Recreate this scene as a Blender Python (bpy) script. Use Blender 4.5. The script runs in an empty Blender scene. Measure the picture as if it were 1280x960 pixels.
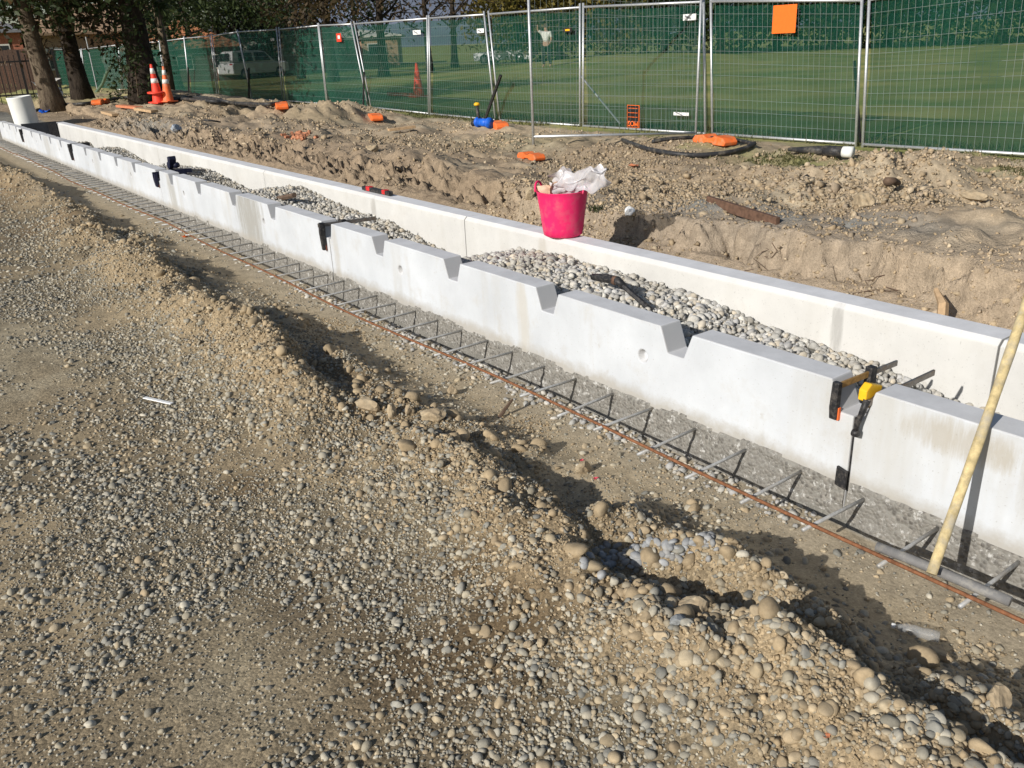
import bpy, bmesh, math, random
import numpy as np
from mathutils import Vector, Matrix
random.seed(7); rng = np.random.default_rng(11)
SC = bpy.context.scene
COL = SC.collection
R = math.radians

# ------------------------------------------------------------------ camera
FPX, PITCH, ROLL, VPX, CAMH = 1060.0, 22.0, 2.8, -195.0, 1.567
def _cam_matrix():
    p, r = R(PITCH), R(ROLL)
    fwd = np.array([0, math.cos(p), -math.sin(p)]); right = np.array([1, 0, 0.]); down = np.cross(fwd, right)
    c, s = math.cos(r), math.sin(r)
    M = np.stack([c*right + s*down, -s*right + c*down, fwd], 1)
    x = (VPX - 640)/FPX; y = -(M[2, 0]*x + M[2, 2])/M[2, 1]
    d = M @ np.array([x, y, 1]); a = math.atan2(d[0], d[1]); ca, sa = math.cos(a), math.sin(a)
    return np.array([[ca, -sa, 0], [sa, ca, 0], [0, 0, 1]]) @ M
RM = _cam_matrix(); EYE = np.array([0, 0, CAMH])
cam = bpy.data.cameras.new('camera'); cam.sensor_width = 36; cam.lens = 36*FPX/1280
cam.clip_start = 0.05; cam.clip_end = 9000
camo = bpy.data.objects.new('camera', cam); COL.objects.link(camo)
camo.matrix_world = Matrix(((RM[0,0], -RM[0,1], -RM[0,2], 0), (RM[1,0], -RM[1,1], -RM[1,2], 0), (RM[2,0], -RM[2,1], -RM[2,2], CAMH), (0, 0, 0, 1)))
SC.camera = camo
def ray(px, py): return RM @ np.array([(px-640)/FPX, (py-480)/FPX, 1.0])
def on_x(px, py, X): d = ray(px, py); return EYE + d*(X/d[0])
def on_z(px, py, z): d = ray(px, py); return EYE + d*((z-CAMH)/d[2])

# ------------------------------------------------------------------ light
SUN_DIR = Vector((-1.0, -0.18, 0.50)).normalized()          # towards the sun
elev = math.asin(SUN_DIR.z); azim = math.atan2(SUN_DIR.x, SUN_DIR.y)
W = bpy.data.worlds.new('World'); SC.world = W; W.use_nodes = True
nt = W.node_tree; bg = nt.nodes['Background']
sky = nt.nodes.new('ShaderNodeTexSky'); sky.sky_type = 'NISHITA'; sky.sun_disc = False
sky.sun_elevation = elev; sky.sun_rotation = azim; sky.air_density = 1.0; sky.dust_density = 1.0; sky.ozone_density = 1.0
nt.links.new(sky.outputs[0], bg.inputs[0]); bg.inputs[1].default_value = 0.08
sl = bpy.data.lights.new('sun', 'SUN'); sl.energy = 4.9; sl.angle = R(0.5); sl.color = (1.0, 0.96, 0.90)
so = bpy.data.objects.new('sun', sl); COL.objects.link(so)
so.rotation_euler = (-SUN_DIR).to_track_quat('-Z', 'Y').to_euler()
SC.view_settings.view_transform = 'Standard'; SC.view_settings.look = 'None'
SC.view_settings.exposure = 0.0; SC.view_settings.gamma = 1.0

# ------------------------------------------------------------------ noise (numpy)
def _hash(ix, iy, s):
    n = (ix.astype(np.int64)*374761393 + iy.astype(np.int64)*668265263 + s*974711) & 0xffffffff
    n = ((n ^ (n >> 13))*1274126177) & 0xffffffff
    return ((n ^ (n >> 16)) & 0xffffff)/float(0xffffff)
def vn(x, y, s=0):
    x = np.asarray(x, float); y = np.asarray(y, float)
    ix = np.floor(x); iy = np.floor(y); fx = x-ix; fy = y-iy
    fx = fx*fx*(3-2*fx); fy = fy*fy*(3-2*fy); ix = ix.astype(np.int64); iy = iy.astype(np.int64)
    a = _hash(ix, iy, s); b = _hash(ix+1, iy, s); c = _hash(ix, iy+1, s); d = _hash(ix+1, iy+1, s)
    return (a*(1-fx)+b*fx)*(1-fy) + (c*(1-fx)+d*fx)*fy - 0.5
def fbm(x, y, scale, octv=4, s=0, gain=0.5):
    t = 0; a = 1.0
    for o in range(octv):
        t = t + a*vn(x/scale + 17.3*o, y/scale - 9.1*o, s+o); scale *= 0.5; a *= gain
    return t
def sm(e0, e1, x): t = np.clip((x-e0)/(e1-e0), 0, 1); return t*t*(3-2*t)

# ------------------------------------------------------------------ terrain height
XW, ZT, WT = 2.35, 0.49, 0.115         # front face of the notched wall, its top, its thickness
XB, BT = 3.087, 0.17                   # front face of the plain wall, its thickness
# berm ridges: polyline, crest heights, width on the yard side, width on the trench side
RIDGES = [
    ([(1.50, 17.0, .10), (1.52, 14.0, .17), (1.50, 12.6, .24), (1.56, 11.7, .12), (1.62, 11.0, .10), (1.60, 10.2, .22), (1.58, 9.6, .25), (1.50, 8.8, .12), (1.46, 8.3, .22), (1.46, 7.6, .13),
      (1.46, 6.9, .24), (1.45, 6.2, .26), (1.44, 5.4, .17), (1.44, 5.0, .24), (1.43, 4.5, .25), (1.40, 4.0, .2), (1.38, 3.65, .17), (1.38, 3.4, .12), (1.40, 3.1, .05)], .36, .15),
    ([(1.40, 3.0, .08), (1.46, 2.72, .16), (1.47, 2.5, .17), (1.45, 2.3, .19), (1.46, 2.0, .20), (1.42, 1.78, .20), (1.36, 1.60, .18), (1.36, 1.42, .14)], .34, .15),
    ([(1.60, 1.92, .05), (1.66, 1.80, .15), (1.73, 1.74, .13), (1.78, 1.60, .05)], .16, .13),
    ([(1.56, 1.62, .04), (1.64, 1.50, .13), (1.70, 1.32, .15), (1.70, 1.16, .14), (1.67, 1.0, .11), (1.63, .86, .06)], .10, .10),
    ([(1.34, 1.45, .12), (1.40, 1.28, .16), (1.45, 1.08, .20), (1.48, .92, .21), (1.50, .78, .21), (1.50, .66, .21), (1.50, .5, .22), (1.50, .2, .22), (1.5, -.5, .2), (1.5, -3, .2)], .34, .10),
    ([(1.74, .78, .03), (1.74, .66, .09), (1.72, .52, .12), (1.72, .3, .12), (1.72, -.4, .1)], .08, .1),
    ([(1.86, 2.62, .0), (1.80, 2.5, .07), (1.70, 2.42, .08)], .07, .07), ([(1.84, 1.85, .06), (1.92, 1.75, .02)], .06, .06), ([(1.78, 5.4, .02), (1.80, 5.0, .07), (1.78, 4.7, .02)], .08, .09), ([(1.78, 6.6, .03), (1.80, 6.3, .06)], .1, .09),
    ([(1.66, 9.0, .02), (1.75, 8.2, .1), (1.72, 7.4, .03)], .12, .12), ([(1.70, 4.3, .02), (1.72, 3.9, .09), (1.70, 3.5, .03)], .12, .10),
    ([(1.58, 3.6, .05), (1.62, 3.2, .08), (1.66, 2.9, .09), (1.72, 2.65, .06), (1.74, 2.55, .02)], .22, .1),
]
def ridge_h(x, y):
    h = np.zeros_like(x)
    for pts, wl, wr in RIDGES:
        b = np.zeros_like(x)
        for (x0, y0, h0), (x1, y1, h1) in zip(pts[:-1], pts[1:]):
            dx, dy = x1-x0, y1-y0; L2 = dx*dx+dy*dy
            t = np.clip(((x-x0)*dx+(y-y0)*dy)/L2, 0, 1)
            qx = x-(x0+t*dx); qy = y-(y0+t*dy)
            d = np.hypot(qx, qy); w = np.where(qx < 0, wl, wr)
            hh = h0+(h1-h0)*t
            b = np.maximum(b, hh*np.exp(-(d/w)**2*1.1))
        h = np.maximum(h, b) + 0.25*np.minimum(h, b)
    return h
GRAVEL_Y = [-3, .5, 1.5, 1.7, 1.94, 2.27, 2.65, 3, 3.74, 4.13, 4.43, 4.75, 5.2, 5.75, 6.56, 7.44, 8.04, 8.5, 8.82, 10.05, 11.24, 11.8, 12.9, 14.15, 15, 16, 16.4, 17.2, 19]
GRAVEL_Z = [.1, .12, .22, .26, .28, .30, .35, .37, .385, .36, .27, .14, .22, .31, .33, .42, .33, .2, .25, .35, .31, .16, .23, .34, .26, .15, .29, .2, .12]
def H(x, y):
    x = np.asarray(x, float); y = np.asarray(y, float)
    near = 0.03 + 0.03*fbm(x, y, 1.6, 3, 3) - sm(1.75, 2.05, x)*0.05
    near = near + np.where(y > 3, sm(6, 16, y)*0.05*(1-sm(1.5, 2, x)), 0)
    m = (x > -.2) & (x < 2.34) & (y < 18) & (y > -4)
    rh = np.zeros_like(x)
    if m.any():
        wob = 0.09*fbm(x[m], y[m], .35, 3, 21)
        rh[m] = ridge_h(x[m]+wob, y[m]+0.12*fbm(x[m], y[m], .4, 2, 31))
    near = near + rh*.84*(1+.55*fbm(x, y, .25, 3, 8)+.55*fbm(x, y, .7, 2, 9))
    near = near - 0.09*np.exp(-(((x-1.74)/.13)**2+((y-2.12)/.24)**2))          # hole beside the berm
    near = near + (0.016*fbm(x, y, .10, 3, 41, .65))*(.30+6*np.clip(rh, 0, .2)) - .030*np.abs(fbm(x, y, .16, 3, 43))*np.clip(rh*8, 0, 1) + .010*fbm(x, y, .3, 2, 51)
    gz = np.interp(y, GRAVEL_Y, GRAVEL_Z)
    chan = gz + .012*fbm(x, y, .2, 2, 61) + .02*np.sin((x-2.46)*5)
    # spoil beyond the plain wall
    xc = 3.80 + .20*fbm(x*0, y, 1.1, 4, 71) + .24*np.abs(fbm(x*0, y, .26, 4, 73)) + .05*fbm(x, y, .16, 2, 72)
    top = .53 + .09*fbm(x, y, 1.7, 3, 81) - .12*np.exp(-((y-4.6)/.5)**2) - .06*sm(1.9, .9, y)
    far_flat = .16 + .33*sm(19, 24, y)*(1-sm(7.5, 9.5, x)) + .12*sm(14, 25, y)
    s = sm(4.0, 6.6, x)
    up = top*(1-s) + far_flat*s
    mm = np.zeros_like(x)
    for mx, my, mh, mw in [(7.2, 16.2, .36, .95), (6.2, 14.4, .24, .9), (8.2, 17.8, .3, 1.0), (6.6, 17.4, .22, .8), (7.2, 20.5, .25, 1.2), (6.2, 19.5, .2, 1.0), (6.4, 9.9, .10, .7), (5.3, 9.7, .08, .5), (5.6, 11.4, .14, .6),
                           (6.3, 4.0, .20, 1.1), (7.3, 3.9, .14, .9), (5.4, 3.2, .10, .6), (7.6, 5.6, .05, .6), (9.0, 6.15, .11, .28), (8.9, 8.0, .06, .7), (4.5, 4.0, .04, .4), (5.0, 15.5, .12, .8), (9.0, 4.6, .06, .8), (4.8, 2.0, .06, .6)]:
        e_ = mh*np.exp(-((x-mx)**2+(y-my)**2)/mw**2); up = up + e_; mm = mm + e_
    up = up + np.clip(mm, 0, .5)*(.55*fbm(x, y, .45, 6, 89, .68)-.25*np.abs(fbm(x, y, .35, 4, 87, .6)))
    rough = (.3+.7*sm(3.8, 4.3, x))*(1-sm(9.0, 9.7, x)); up = up + rough*.05*np.abs(fbm(x, y, .45, 5, 93, .6))
    up = up + rough*(.12*fbm(x, y, .8, 5, 91)+.05*fbm(x, y, .3, 4, 95, .7)+.035*fbm(x, y, .12, 2, 97))
    soft = sm(4.8, 7.5, y); c = sm(xc-.08-.05*fbm(x, y, .3, 2, 75)-.12*soft, xc+.05+.55*soft+.4*soft*fbm(x, y, .5, 3, 76), x)
    low = .10 + .5*np.clip(x-3.3, 0, .5)
    far = low*(1-c) + up*c + c*(1-c)*(.55*fbm(x*1.5, y, .2, 5, 99, .7) - .7*np.abs(fbm(x*.6, y, .13, 3, 98)) + .35*fbm(x*2, y*1.5, .07, 2, 96))
    lawn = .16 + .55*np.exp(-(((x-31)**2+(y-32)**2)/7.0**2)) + .05*fbm(x, y, 9, 2, 5)
    lw = sm(9.3, 10.6, x); far = far*(1-lw)+lawn*lw
    z = np.where(x < XW+.02, near, np.where(x < XB+.05, chan, far))
    # beyond the end of the channel the ground closes over
    e = sm(19.6, 20.6, y); z = np.where((x > XW) & (x < 4.2), z*(1-e)+e*(.42+.08*fbm(x, y, .6, 3, 15)), z)
    yfar = sm(60, 200, np.hypot(x, y)); return z*(1-yfar) + .1*yfar
def h1(x, y): return float(H(np.array([x]), np.array([y]))[0])
def hit(px, py, t0=1.0, t1=90.0):
    d = ray(px, py); d = d/np.linalg.norm(d)
    t = np.geomspace(t0, t1, 1500); P = EYE[None]+t[:, None]*d[None]
    k = np.argmax(P[:, 2] < H(P[:, 0], P[:, 1])); q = P[k]
    return Vector((q[0], q[1], h1(q[0], q[1])))

# ------------------------------------------------------------------ materials
class NB:
    def __init__(s, name):
        s.m = bpy.data.materials.new(name); s.m.use_nodes = True; s.t = s.m.node_tree; s.b = s.t.nodes['Principled BSDF']; s.out = s.t.nodes['Material Output']
    def n(s, typ, **kw):
        q = s.t.nodes.new(typ)
        for k, v in kw.items(): setattr(q, k, v)
        return q
    def l(s, a, b): s.t.links.new(a, b)
    def pos(s, scale=(1, 1, 1)):
        if not hasattr(s, '_g'): s._g = s.n('ShaderNodeNewGeometry')
        if scale == (1, 1, 1): return s._g.outputs['Position']
        v = s.n('ShaderNodeVectorMath', operation='MULTIPLY'); s.l(s._g.outputs['Position'], v.inputs[0]); v.inputs[1].default_value = scale; return v.outputs[0]
    def noise(s, sc, det=4, rough=.6, scale=(1, 1, 1)):
        q = s.n('ShaderNodeTexNoise'); s.l(s.pos(scale), q.inputs['Vector']); q.inputs['Scale'].default_value = sc; q.inputs['Detail'].default_value = det; q.inputs['Roughness'].default_value = rough; return q.outputs['Fac']
    def ramp(s, f, lo, hi, a=0., b=1.):
        q = s.n('ShaderNodeMapRange'); s.l(f, q.inputs[0]); q.inputs[1].default_value = lo; q.inputs[2].default_value = hi; q.inputs[3].default_value = a; q.inputs[4].default_value = b; return q.outputs[0]
    def mix(s, f, a, b, mode='MIX'):
        q = s.n('ShaderNodeMix', data_type='RGBA', blend_type=mode)
        for v, i in ((f, 0), (a, 6), (b, 7)):
            if isinstance(v, (int, float)): q.inputs[i].default_value = v
            elif isinstance(v, tuple): q.inputs[i].default_value = (*v, 1)
            else: s.l(v, q.inputs[i])
        return q.outputs[2]
    def math(s, op, a, b=0.):
        q = s.n('ShaderNodeMath', operation=op)
        for v, i in ((a, 0), (b, 1)):
            if isinstance(v, (int, float)): q.inputs[i].default_value = v
            else: s.l(v, q.inputs[i])
        return q.outputs[0]
    def bump(s, f, strength=.5, dist=.01):
        q = s.n('ShaderNodeBump'); q.inputs['Strength'].default_value = strength; q.inputs['Distance'].default_value = dist; s.l(f, q.inputs['Height'])
        if s.b.inputs['Normal'].links: s.l(s.b.inputs['Normal'].links[0].from_socket, q.inputs['Normal'])
        s.l(q.outputs[0], s.b.inputs['Normal'])
    def col(s, v):
        if isinstance(v, tuple): s.b.inputs['Base Color'].default_value = (*v, 1)
        else: s.l(v, s.b.inputs['Base Color'])
    def set(s, rough=.8, metal=0., spec=.3):
        s.b.inputs['Roughness'].default_value = rough; s.b.inputs['Metallic'].default_value = metal; s.b.inputs['Specular IOR Level'].default_value = spec; return s.m
def simple(name, c, rough=.7, metal=0., var=.25, sc=30, bump=.0, spec=.3, dirt=None, dsc=8):
    b = NB(name); f = b.noise(sc, 4); lo = tuple(x*(1-var) for x in c); hi = tuple(min(1, x*(1+var)) for x in c)
    cc = b.mix(b.ramp(f, .3, .7), lo, hi)
    if dirt: cc = b.mix(b.ramp(b.noise(dsc, 5, .7), .48, .72), cc, dirt)
    b.col(cc)
    if bump: b.bump(f, bump, .005)
    return b.set(rough, metal, spec)

def m_ground():
    b = NB('soil_and_gravel'); at = b.n('ShaderNodeAttribute', attribute_name='Col'); zt = b.n('ShaderNodeAttribute', attribute_name='Zone')
    sep = b.n('ShaderNodeSeparateColor'); b.l(zt.outputs['Color'], sep.inputs[0])
    gravel, grass, damp = sep.outputs[0], sep.outputs[1], sep.outputs[2]
    v = b.n('ShaderNodeTexVoronoi'); b.l(b.pos(), v.inputs['Vector']); v.inputs['Scale'].default_value = 110
    v2 = b.n('ShaderNodeTexVoronoi'); b.l(b.pos(), v2.inputs['Vector']); v2.inputs['Scale'].default_value = 230
    sc_ = b.n('ShaderNodeSeparateColor'); b.l(v.outputs['Color'], sc_.inputs[0])
    sc2 = b.n('ShaderNodeSeparateColor'); b.l(v2.outputs['Color'], sc2.inputs[0])
    grit = b.ramp(sc_.outputs[0], 0, 1, .6, 1.35); grit2 = b.ramp(sc2.outputs[0], 0, 1, .7, 1.3)
    gm = b.math('MULTIPLY', grit, grit2)
    n1 = b.ramp(b.noise(14, 6, .65), .3, .7, .72, 1.25); n2 = b.ramp(b.noise(150, 3, .6), .3, .7, .8, 1.18)
    soil = b.mix(1.0, at.outputs['Color'], b.math('MULTIPLY', n1, n2), 'MULTIPLY')
    gcol = b.mix(1.0, at.outputs['Color'], gm, 'MULTIPLY')
    c = b.mix(gravel, soil, gcol)
    gr = b.mix(b.ramp(b.noise(40, 5, .7), .35, .65), (.075, .115, .033), (.24, .28, .085))
    gr = b.mix(b.ramp(b.noise(.35, 4, .6), .35, .65), gr, (.36, .33, .12))
    c = b.mix(grass, c, gr)
    b.col(c)
    hgt = b.math('ADD', b.math('MULTIPLY', b.math('SUBTRACT', 1.0, v.outputs['Distance']), gravel), b.noise(60, 6, .75))
    b.bump(b.noise(22, 5, .7), .3, .02); b.bump(hgt, .35, .006)
    q = b.n('ShaderNodeBump'); b.l(damp, q.inputs['Strength']); q.inputs['Distance'].default_value = .028; b.l(b.math('ADD', b.noise(9, 7, .72), b.math('MULTIPLY', b.noise(30, 4, .7), .35)), q.inputs['Height']); b.l(b.b.inputs['Normal'].links[0].from_socket, q.inputs['Normal']); b.l(q.outputs[0], b.b.inputs['Normal'])
    return b.set(.95, 0, .15)
def m_stone(attr=True):
    b = NB('river_stone' if attr else 'river_stone_large')
    src = b.n('ShaderNodeAttribute', attribute_name='Col').outputs['Color'] if attr else b.n('ShaderNodeObjectInfo').outputs['Color']
    f = b.ramp(b.noise(55, 5, .7), .25, .75, .72, 1.22)
    c = b.mix(1.0, src, f, 'MULTIPLY')
    c = b.mix(b.ramp(b.noise(18, 4, .7), .5, .8, 0, .55), c, (.34, .285, .205))
    b.col(c); b.bump(b.noise(160, 4, .7), .25, .004); return b.set(.85, 0, .2)
def m_concrete(name, tone=(.58, .605, .635), stain=.55, blots=(), top=(.63, .63, .635), notch_shade=(.46, .46, .46)):
    b = NB(name)
    c = b.mix(b.ramp(b.noise(2.2, 6, .65), .3, .70), tone, tuple(x*.80 for x in tone))
    st = b.ramp(b.noise(1.0, 5, .65, (.6, 2.6, .35)), .52, .68, 0, stain)          # streaks that run down the face
    c = b.mix(st, c, (.42, .40, .35))
    c = b.mix(b.ramp(b.noise(5.0, 5, .7), .56, .72, 0, stain*.6), c, (.40, .36, .29))
    c = b.mix(b.ramp(b.noise(120, 2, .5), .66, .72, 0, .5), c, (.33, .32, .30)); c = b.mix(b.ramp(b.noise(17, 3, .5, (1, 1, 1)), .70, .76, 0, .35), c, (.38, .35, .30))       # pinholes
    g = b.n('ShaderNodeSeparateXYZ'); b.l(b.pos(), g.inputs[0])
    for yc, zc, ry, rz_, col, k in blots:
        dy = b.math('MULTIPLY', b.math('SUBTRACT', g.outputs[1], yc), 1/ry); dz = b.math('MULTIPLY', b.math('SUBTRACT', g.outputs[2], zc), 1/rz_)
        q = b.math('ADD', b.math('MULTIPLY', dy, dy), b.math('MULTIPLY', dz, dz)); q = b.math('ADD', q, b.math('MULTIPLY', b.math('SUBTRACT', b.noise(9, 5, .8, (1, 2.6, .35)), .5), 3.6))
        c = b.mix(b.ramp(q, .2, 1.25, k, 0), c, col)
    z = b.math('ADD', g.outputs[2], b.math('MULTIPLY', b.math('SUBTRACT', b.noise(9, 5, .75), .5), .12))
    c = b.mix(b.ramp(z, .145, .20, .8, 0), c, (.36, .335, .29))                       # splash of mortar and dirt at the foot
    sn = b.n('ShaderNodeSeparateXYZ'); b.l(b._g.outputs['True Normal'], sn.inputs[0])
    if notch_shade: c = b.mix(b.ramp(sn.outputs[0], -.85, -.6), c, notch_shade)  # painted shade: darker grey on notch faces that catch less light
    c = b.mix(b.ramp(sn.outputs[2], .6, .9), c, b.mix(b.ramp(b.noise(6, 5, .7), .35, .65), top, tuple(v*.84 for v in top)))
    b.col(c); b.bump(b.noise(90, 5, .6), .12, .004); b.bump(b.noise(9, 3), .1, .01); return b.set(.85, 0, .25)
def m_aggregate():
    b = NB('exposed_aggregate'); v = b.n('ShaderNodeTexVoronoi'); b.l(b.pos(), v.inputs['Vector']); v.inputs['Scale'].default_value = 75
    s = b.n('ShaderNodeSeparateColor'); b.l(v.outputs['Color'], s.inputs[0])
    c = b.mix(s.outputs[0], (.12, .112, .10), (.27, .252, .222))
    c = b.mix(b.ramp(v.outputs['Distance'], .35, .75), c, (.24, .23, .205))
    c = b.mix(b.ramp(b.noise(26, 6, .8), .555, .62), c, (.52, .51, .48))
    c = b.mix(b.ramp(b.noise(4, 4), .5, .7, 0, .5), c, (.22, .21, .19))
    b.col(c); b.bump(b.math('SUBTRACT', 1.0, v.outputs['Distance']), .8, .008); b.bump(b.noise(120, 4), .3, .004); return b.set(.9, 0, .2)
def m_cloth(name='green_shade_cloth', through=.50):
    b = NB(name)
    c = b.mix(b.ramp(b.noise(1.4, 4, .6, (1, 1, .5)), .3, .7), (.0055, .068, .043), (.0098, .095, .060))
    b.col(c); m = b.set(.8, 0, .2)
    tl = b.n('ShaderNodeBsdfTranslucent'); b.l(c, tl.inputs[0])
    a = b.n('ShaderNodeMixShader'); a.inputs[0].default_value = .25; b.l(b.b.outputs[0], a.inputs[1]); b.l(tl.outputs[0], a.inputs[2])
    tr = b.n('ShaderNodeBsdfTransparent'); x = b.n('ShaderNodeMixShader'); x.inputs[0].default_value = through
    b.l(a.outputs[0], x.inputs[1]); b.l(tr.outputs[0], x.inputs[2]); b.l(x.outputs[0], b.out.inputs['Surface']); return m
def m_leaf(name, a, c2):
    b = NB(name); at = b.n('ShaderNodeAttribute', attribute_name='Col'); s = b.n('ShaderNodeSeparateColor'); b.l(at.outputs['Color'], s.inputs[0])
    c = b.mix(s.outputs[0], a, c2); b.col(c); m = b.set(.6, 0, .3)
    tl = b.n('ShaderNodeBsdfTranslucent'); b.l(c, tl.inputs[0]); x = b.n('ShaderNodeMixShader'); x.inputs[0].default_value = .3
    b.l(b.b.outputs[0], x.inputs[1]); b.l(tl.outputs[0], x.inputs[2]); b.l(x.outputs[0], b.out.inputs['Surface']); return m
def m_bark(name, a, c2):
    b = NB(name); f = b.noise(9, 6, .7, (1, 1, .35)); b.col(b.mix(b.ramp(f, .35, .65), a, c2)); b.bump(f, 1.0, .05); return b.set(.95, 0, .1)
def m_plastic_film(name, c, tr=.55):
    b = NB(name); b.col(c); m = b.set(.25, 0, .5); t = b.n('ShaderNodeBsdfTransparent'); x = b.n('ShaderNodeMixShader'); x.inputs[0].default_value = tr
    b.l(b.b.outputs[0], x.inputs[1]); b.l(t.outputs[0], x.inputs[2]); b.l(x.outputs[0], b.out.inputs['Surface']); return m
def m_emit_free_glass(): return simple('car_glass', (.02, .025, .03), .1, 0, .1, 5, 0, .6)

M = dict(
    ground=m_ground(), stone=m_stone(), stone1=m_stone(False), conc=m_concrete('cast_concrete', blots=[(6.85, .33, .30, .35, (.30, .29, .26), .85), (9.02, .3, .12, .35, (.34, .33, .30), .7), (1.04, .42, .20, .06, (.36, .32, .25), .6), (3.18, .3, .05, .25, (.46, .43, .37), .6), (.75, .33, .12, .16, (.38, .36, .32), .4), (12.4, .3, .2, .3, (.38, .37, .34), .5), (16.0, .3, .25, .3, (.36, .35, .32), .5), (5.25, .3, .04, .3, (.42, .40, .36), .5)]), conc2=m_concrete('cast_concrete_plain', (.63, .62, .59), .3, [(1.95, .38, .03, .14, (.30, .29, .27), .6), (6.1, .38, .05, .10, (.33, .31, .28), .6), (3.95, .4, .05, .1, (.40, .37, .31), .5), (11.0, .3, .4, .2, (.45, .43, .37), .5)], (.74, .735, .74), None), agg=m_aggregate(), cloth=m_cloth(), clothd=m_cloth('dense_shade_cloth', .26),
    galv=simple('galvanised_steel', (.55, .56, .57), .45, .6, .15, 40), wire=simple('galvanised_wire', (.42, .46, .44), .5, .3, .1), rebar=simple('plain_steel_bar', (.45, .45, .44), .55, .35, .25, 80, .2, dirt=(.40, .37, .32), dsc=20),
    darkrust=simple('dark_rusty_plank', (.13, .075, .05), .9, .1, .4, 30, .3), navy=simple('navy_plastic', (.012, .014, .035), .5), rust=simple('rusty_steel', (.22, .095, .045), .85, .1, .4, 60, .3), orange=simple('orange_plastic', (.80, .16, .035), .6, 0, .15, 12, dirt=(.48, .25, .13), dsc=9),
    conered=simple('cone_red_plastic', (.80, .07, .04), .45, 0, .12, 12), coneor=simple('cone_orange_plastic', (.80, .16, .05), .5, 0, .15, 12, dirt=(.55, .25, .15)), white=simple('white_band', (.75, .74, .70), .5, 0, .12, 20),
    black=simple('black_plastic', (.018, .018, .02), .5, 0, .2, 40, dirt=(.10, .09, .08), dsc=60), hose=simple('black_hose', (.03, .03, .032), .5, 0, .2, 20, dirt=(.16, .14, .11), dsc=12), ghose=simple('green_hose', (.10, .16, .11), .5),
    yellow=simple('yellow_plastic', (.80, .45, .02), .4, 0, .1), steel=simple('clamp_bar_steel', (.25, .23, .21), .4, .7, .2, 60, dirt=(.20, .12, .06), dsc=25), bronze=simple('clamp_bar_bronze', (.42, .24, .08), .5, .4, .3, 60),
    pole=simple('dusty_yellow_timber', (.50, .40, .21), .9, 0, .35, 40, .4, dirt=(.36, .33, .27), dsc=12), pink=simple('pink_rubber', (.76, .022, .13), .5, 0, .1, 10, .15, dirt=(.64, .10, .16), dsc=13), bag=m_plastic_film('clear_film', (.70, .69, .72), .55),
    card=simple('torn_cardboard', (.68, .47, .34), .9, 0, .15, 30), pvc=simple('white_pipe', (.76, .76, .72), .5, 0, .06, 4), pvcg=simple('grey_conduit', (.19, .185, .18), .65, 0, .15, 30, dirt=(.30, .28, .24), dsc=30),
    board=simple('dark_board', (.035, .038, .045), .7), wood=simple('raw_timber', (.48, .33, .19), .85, 0, .25, 30, .2), darkwood=simple('weathered_timber', (.12, .08, .055), .9, 0, .3, 30, .2), rocktan=simple('clay_rock', (.36, .28, .18), .95, 0, .3, 30, .8, dirt=(.43, .355, .24), dsc=20),
    rockgrey=simple('grey_rock', (.24, .25, .25), .9, 0, .25, 30, .5), bluestone=simple('washed_blue_stone', (.34, .37, .41), .7, 0, .2, 40, .2), brick=simple('broken_brick', (.46, .20, .11), .95, 0, .3, 30, .4), pinkmark=simple('pink_marking_paint', (.72, .10, .14), .9),
    blue=simple('blue_fitting', (.015, .12, .60), .45), signor=simple('orange_sign', (.90, .16, .02), .5, 0, .05), ink=simple('black_ink', (.015, .012, .012), .6), signred=simple('red_sign', (.75, .06, .03), .5, 0, .1), label=simple('white_label', (.78, .78, .76), .5, 0, .03),
    labelgrey=simple('grey_print', (.25, .25, .26), .6), bark=m_bark('bark_brown', (.07, .052, .038), (.19, .15, .105)), barkd=m_bark('bark_dark', (.02, .016, .013), (.06, .047, .036)),
    leaf=m_leaf('leaf_dark', (.010, .022, .008), (.05, .07, .018)), leafy=m_leaf('leaf_autumn', (.035, .05, .012), (.26, .19, .04)), leafb=m_leaf('leaf_bronze', (.02, .022, .012), (.12, .075, .035)), grass=m_leaf('grass_blade', (.05, .06, .02), (.17, .155, .065)), palm=m_leaf('palm_blade', (.04, .06, .02), (.22, .22, .08)),
    carw=simple('white_car_paint', (.80, .80, .80), .25, 0, .03, 5, 0, .5), glass=m_emit_free_glass(), tyre=simple('tyre_rubber', (.02, .02, .02), .9), rim=simple('wheel_rim', (.5, .5, .5), .35, .7), lamp=simple('tail_lamp', (.5, .02, .02), .3),
    brickwall=simple('brick_wall', (.34, .13, .08), .9, 0, .3, 14), tile=simple('clay_roof_tile', (.46, .19, .09), .85, 0, .3, 6, .5), tan=simple('tan_roof', (.36, .24, .15), .85, 0, .2), greyroof=simple('grey_roof', (.18, .18, .19), .7), cream=simple('cream_wall', (.6, .57, .5), .8), darkfence=simple('dark_steel_fence', (.02, .018, .018), .6), paling=simple('brown_paling', (.13, .08, .06), .9, 0, .3),
    hill=simple('haze_tinted_hill', (.15, .175, .23), 1, 0, .25, .004), skin=simple('skin', (.5, .3, .22), .6), cloth2=simple('pale_shirt', (.78, .77, .70), .8), trouser=simple('dark_trousers', (.02, .03, .03), .85), clear=m_plastic_film('clear_bottle', (.45, .46, .46), .72), red=simple('red_paint', (.55, .03, .03), .5), rag=simple('white_rag', (.7, .68, .66), .9), terr=simple('terracotta', (.55, .2, .1), .9),
)
for k in ('clear',): pass

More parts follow.
